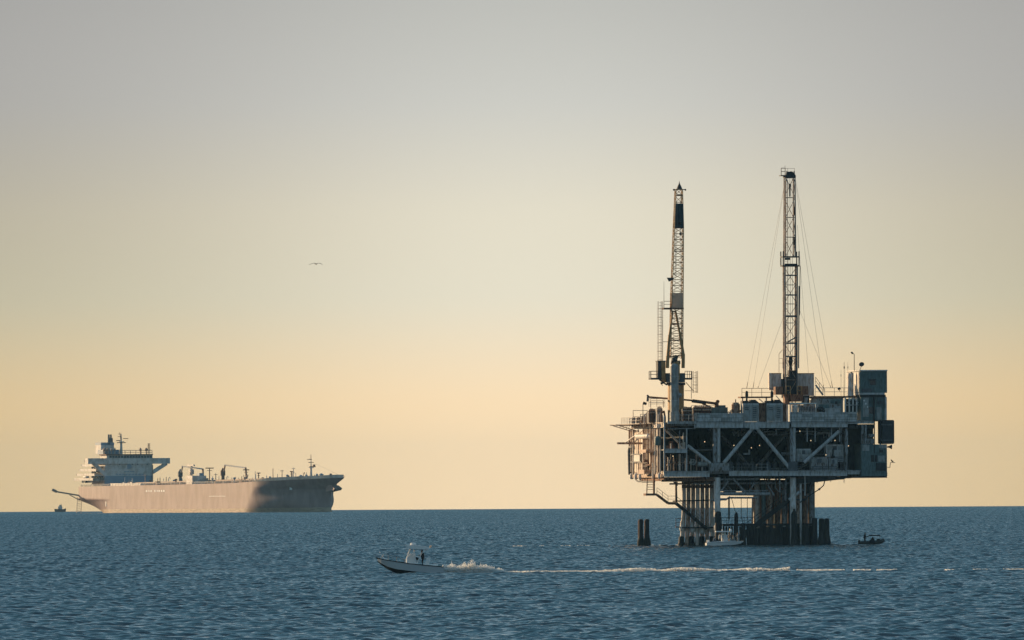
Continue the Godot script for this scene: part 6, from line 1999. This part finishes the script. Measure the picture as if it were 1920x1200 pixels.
func moored_boat() -> void:
	var k := 0.0862
	var X := func(u: float, v: float, z := 0.0) -> Vector3: return Vector3((u - 1358.0) * k, (1024.0 - v) * k, z)
	var px := 395.7 * k
	var T := Transform3D(Basis(Vector3.UP, 0.12), Vector3(px, sea_y(px, 1838), -1838))
	var o := thing("fishing_boat", "white centre console boat with four people lying at the platform piles", "boat", T, Vector3.ZERO)
	var st := []
	for q in [[1323, 1017.5, 1.1, 1023, 0.95, 1026], [1340, 1016.5, 1.15, 1023, 1.05, 1026], [1360, 1015.5, 1.15, 1022.5, 1.0, 1026], [1378, 1015, 0.95, 1021, 0.75, 1025.5], [1388, 1014.6, 0.55, 1019, 0.35, 1023], [1394, 1014, 0.1, 1015.5, 0.05, 1017]]:
		var p: Vector3 = X.call(q[0], q[1])
		st.append([p.x, p.y, q[2], X.call(0, q[3]).y, q[4], X.call(0, q[5]).y])
	var h := boat_hull(st, false)
	var hull := part("hull", h[0], M.gel, o)
	part("bottom", h[1], M.antifoul, hull)
	part("deck", h[2], M.gel, o)
	var mb := MB.new()
	for i in 3:
		mb.tube(Vector3(st[i][0], st[i][1] + 0.05, st[i][2]), Vector3(st[i + 1][0], st[i + 1][1] + 0.05, st[i + 1][2]), 0.09, 0.09, 6)
	part("gunwale", mb, M.gel, hull)
	mb = MB.new(); mb.box(X.call(1357.5, 1008.5), Vector3(0.9, 1.1, 0.9)); part("console", mb, M.gelgrey, o)
	mb = MB.new(); mb.prism([X.call(1351, 1004), X.call(1353.5, 997.5), X.call(1360, 997.5), X.call(1360, 1004)], Vector3(0, 0, 0.45), Vector3(0, 0, -0.45)); part("windscreen", mb, M.glass, o)
	mb = MB.new()
	for s in [0.6, -0.6]:
		for u in [1350.0, 1354.0, 1366.0, 1369.0]:
			mb.tube(X.call(u, 1015, s), X.call(u + 1, 997, s), 0.035, 0.035, 6)
	part("top_frame", mb, M.steel, o)
	mb = MB.new(); pbx(mb, X.call(1341, 995.3), X.call(1371, 997.3), 1.5); part("canopy", mb, M.gel, o)
	mb = MB.new(); mb.ball(X.call(1370, 994.3), Vector3(0.22, 0.24, 0.22), 10); mb.ball(X.call(1354, 994.3), Vector3(0.13, 0.14, 0.13), 8); mb.tube(X.call(1354.5, 994), X.call(1354.5, 976), 0.02, 0.015, 5); part("radar_dome", mb, M.gel, o)
	mb = MB.new(); mb.path([X.call(1372, 998, 0.5), X.call(1378, 1001, 0.6), X.call(1381, 1014, 0.7)], 0.03, 5); part("rod_rack", mb, M.steel, o)
	mb = MB.new(); mb.box(X.call(1327, 1017), Vector3(0.4, 0.9, 0.45)); part("outboard_motor", mb, M.gel, o)
	person(T * Transform3D(Basis(Vector3.UP, 0.0), X.call(1337.5, 1016.5, 0.3)), "sit", M.cloth_blue, M.cloth_dark, "person sitting at the left end of the white boat by the piles")
	person(T * Transform3D(Basis(Vector3.UP, 0.3), X.call(1348, 1020, 0.4)), "stand", M.cloth_white, M.cloth_dark, "person standing left of the console of the white boat")
	person(T * Transform3D(Basis(Vector3.UP, PI), X.call(1376, 1014.5, 0.2)), "sit", M.cloth_grey, M.cloth_dark, "person in grey sitting right of the console of the white boat")
	person(T * Transform3D(Basis(Vector3.UP, PI * 0.9), X.call(1384, 1019.5, 0.1)), "stand", M.cloth_grey, M.cloth_grey, "person in grey standing at the right end of the white boat")


func pbx(mb: MB, a: Vector3, b: Vector3, d: float) -> void:
	mb.box((a + b) / 2, Vector3(absf(b.x - a.x), absf(b.y - a.y), d))


func dark_boat() -> void:
	var k := 0.0867
	var X := func(u: float, v: float, z := 0.0) -> Vector3: return Vector3((u - 1632.0) * k, (1023.0 - v) * k, z)
	var px := 669.7 * k
	var T := Transform3D(Basis(), Vector3(px, sea_y(px, 1850), -1850))
	var o := thing("inflatable_boat", "small dark boat with a low canopy to the right of the platform", "boat", T, Vector3.ZERO)
	var mb := MB.new()
	for s in [0.75, -0.75]:
		mb.path([X.call(1609, 1019.5, s), X.call(1620, 1019, s), X.call(1640, 1018.5, s), X.call(1652, 1016.5, s * 0.6), X.call(1656, 1014, 0)], 0.32, 10)
	part("side_tube", mb, M.rubber, o)
	mb = MB.new(); mb.prism([X.call(1610, 1019), X.call(1652, 1017), X.call(1649, 1023.5), X.call(1612, 1024.5)], Vector3(0, 0, 0.6), Vector3(0, 0, -0.6)); part("floor", mb, M.rubber, o)
	mb = MB.new(); mb.path([X.call(1625, 1008, 0.5), X.call(1630, 1005.2, 0.5), X.call(1650, 1005, 0.5), X.call(1650, 1007, 0.5)], 0.06, 6); mb.path([X.call(1625, 1008, -0.5), X.call(1630, 1005.2, -0.5), X.call(1650, 1005, -0.5)], 0.06, 6); mb.tube(X.call(1625, 1008, 0.5), X.call(1622, 1018, 0.6), 0.03, 0.03, 5); mb.tube(X.call(1649, 1006, 0.5), X.call(1650, 1017, 0.5), 0.025, 0.025, 5); mb.tube(X.call(1626, 1008, -0.5), X.call(1650, 1017, -0.5), 0.02, 0.02, 5); part("canopy_frame", mb, M.rubber, o)
	mb = MB.new(); pbx(mb, X.call(1629, 1003.8), X.call(1650, 1006), 1.4); part("canopy", mb, M.cloth_dark, o)
	mb = MB.new(); mb.prism([X.call(1629, 1017), X.call(1636.5, 1007), X.call(1640, 1014), X.call(1640, 1017)], Vector3(0, 0, 0.3), Vector3(0, 0, -0.3)); part("console", mb, M.cloth_dark, o)
	mb = MB.new(); mb.box(X.call(1647, 1014), Vector3(0.6, 0.5, 0.7)); mb.box(X.call(1654, 1014.5), Vector3(0.5, 0.35, 0.5), Basis(Vector3.BACK, 0.4)); part("gear_bag", mb, M.cloth_dark, o)
	mb = MB.new(); mb.box(X.call(1611, 1017), Vector3(0.35, 0.6, 0.4)); part("outboard_motor", mb, M.rubber, o)
	person(T * Transform3D(Basis(Vector3.UP, 0.2), X.call(1621, 1020.3)), "stand", M.cloth_dark, M.cloth_dark, "person in dark clothes standing at the left end of the small dark boat")


# ---------------------------------------------------------------- birds
func birds() -> void:
	var d := 1150.0
	var s := d / 21333.0
	var o := thing("gull", "dark gull gliding in the sky to the right above the tanker", "bird", Transform3D(Basis(Vector3.UP, 0.35), Vector3((593.0 - 960.0 + 0.6) * s, EYE + (919.0 - 495.0 + 2.1) * s, -d)), Vector3.ZERO)
	var mb := MB.new()
	mb.lathe(Vector3(-0.02, 0, 0.22), [[0.0, -0.08], [0.03, -0.02], [0.05, 0.08], [0.065, 0.2], [0.05, 0.34], [0.02, 0.46], [0.0, 0.47]], 10, Basis(Vector3(1, 0, 0), Vector3(0, 0, -1), Vector3(0, 1, 0)))
	mb.ball(Vector3(-0.02, 0.015, 0.26), Vector3(0.04, 0.04, 0.05), 8)
	mb.tube(Vector3(-0.02, 0.01, 0.3), Vector3(-0.02, 0.0, 0.37), 0.014, 0.004, 6)
	mb.prism([Vector3(-0.06, 0, -0.2), Vector3(0.02, 0, -0.2), Vector3(0.06, 0, -0.36), Vector3(-0.1, 0, -0.36)], Vector3(0, 0.008, 0), Vector3(0, -0.008, 0))
	part("body", mb, M.feather, o)
	for sg in [-1.0, 1.0]:
		mb = MB.new()
		var line := [Vector3(0.03 * sg, 0.02, 0.0), Vector3(0.22 * sg, 0.10, 0.03), Vector3(0.45 * sg, 0.05, 0.0), Vector3(0.72 * sg, -0.06, -0.1)]
		var wd := [0.2, 0.2, 0.14, 0.03]
		for i in 3:
			var a: Vector3 = line[i]
			var b: Vector3 = line[i + 1]
			mb.prism([a + Vector3(0, 0, wd[i] * 0.4), b + Vector3(0, 0, wd[i + 1] * 0.4), b - Vector3(0, 0, wd[i + 1] * 0.6), a - Vector3(0, 0, wd[i] * 0.6)], Vector3(0, 0.014, 0), Vector3(0, -0.014, 0))
		part("wing", mb, M.feather, o)
	var b := pthing("perched_bird", "small dark bird perched on the bracket at the right edge of the platform", "bird", P(1674.5, 868, -0.5))
	mb = MB.new()
	var c := P(1674.5, 865.2, -0.5)
	mb.ball(c, Vector3(0.26, 0.12, 0.11), 10, Basis(Vector3.BACK, -0.6))
	mb.ball(c + Vector3(-0.17, 0.2, 0), Vector3(0.08, 0.08, 0.07), 8)
	mb.tube(c + Vector3(-0.22, 0.2, 0), c + Vector3(-0.33, 0.18, 0), 0.02, 0.006, 5)
	mb.tube(c + Vector3(-0.08, 0.06, 0), c + Vector3(-0.15, 0.18, 0), 0.08, 0.06, 8)
	part("body", mb, M.cloth_dark, b)
	mb = MB.new()
	for z in [0.04, -0.04]:
		mb.tube(c + Vector3(-0.02, -0.08, z), c + Vector3(-0.02, -0.24, z), 0.012, 0.012, 5)
	part("leg", mb, M.rust, b)
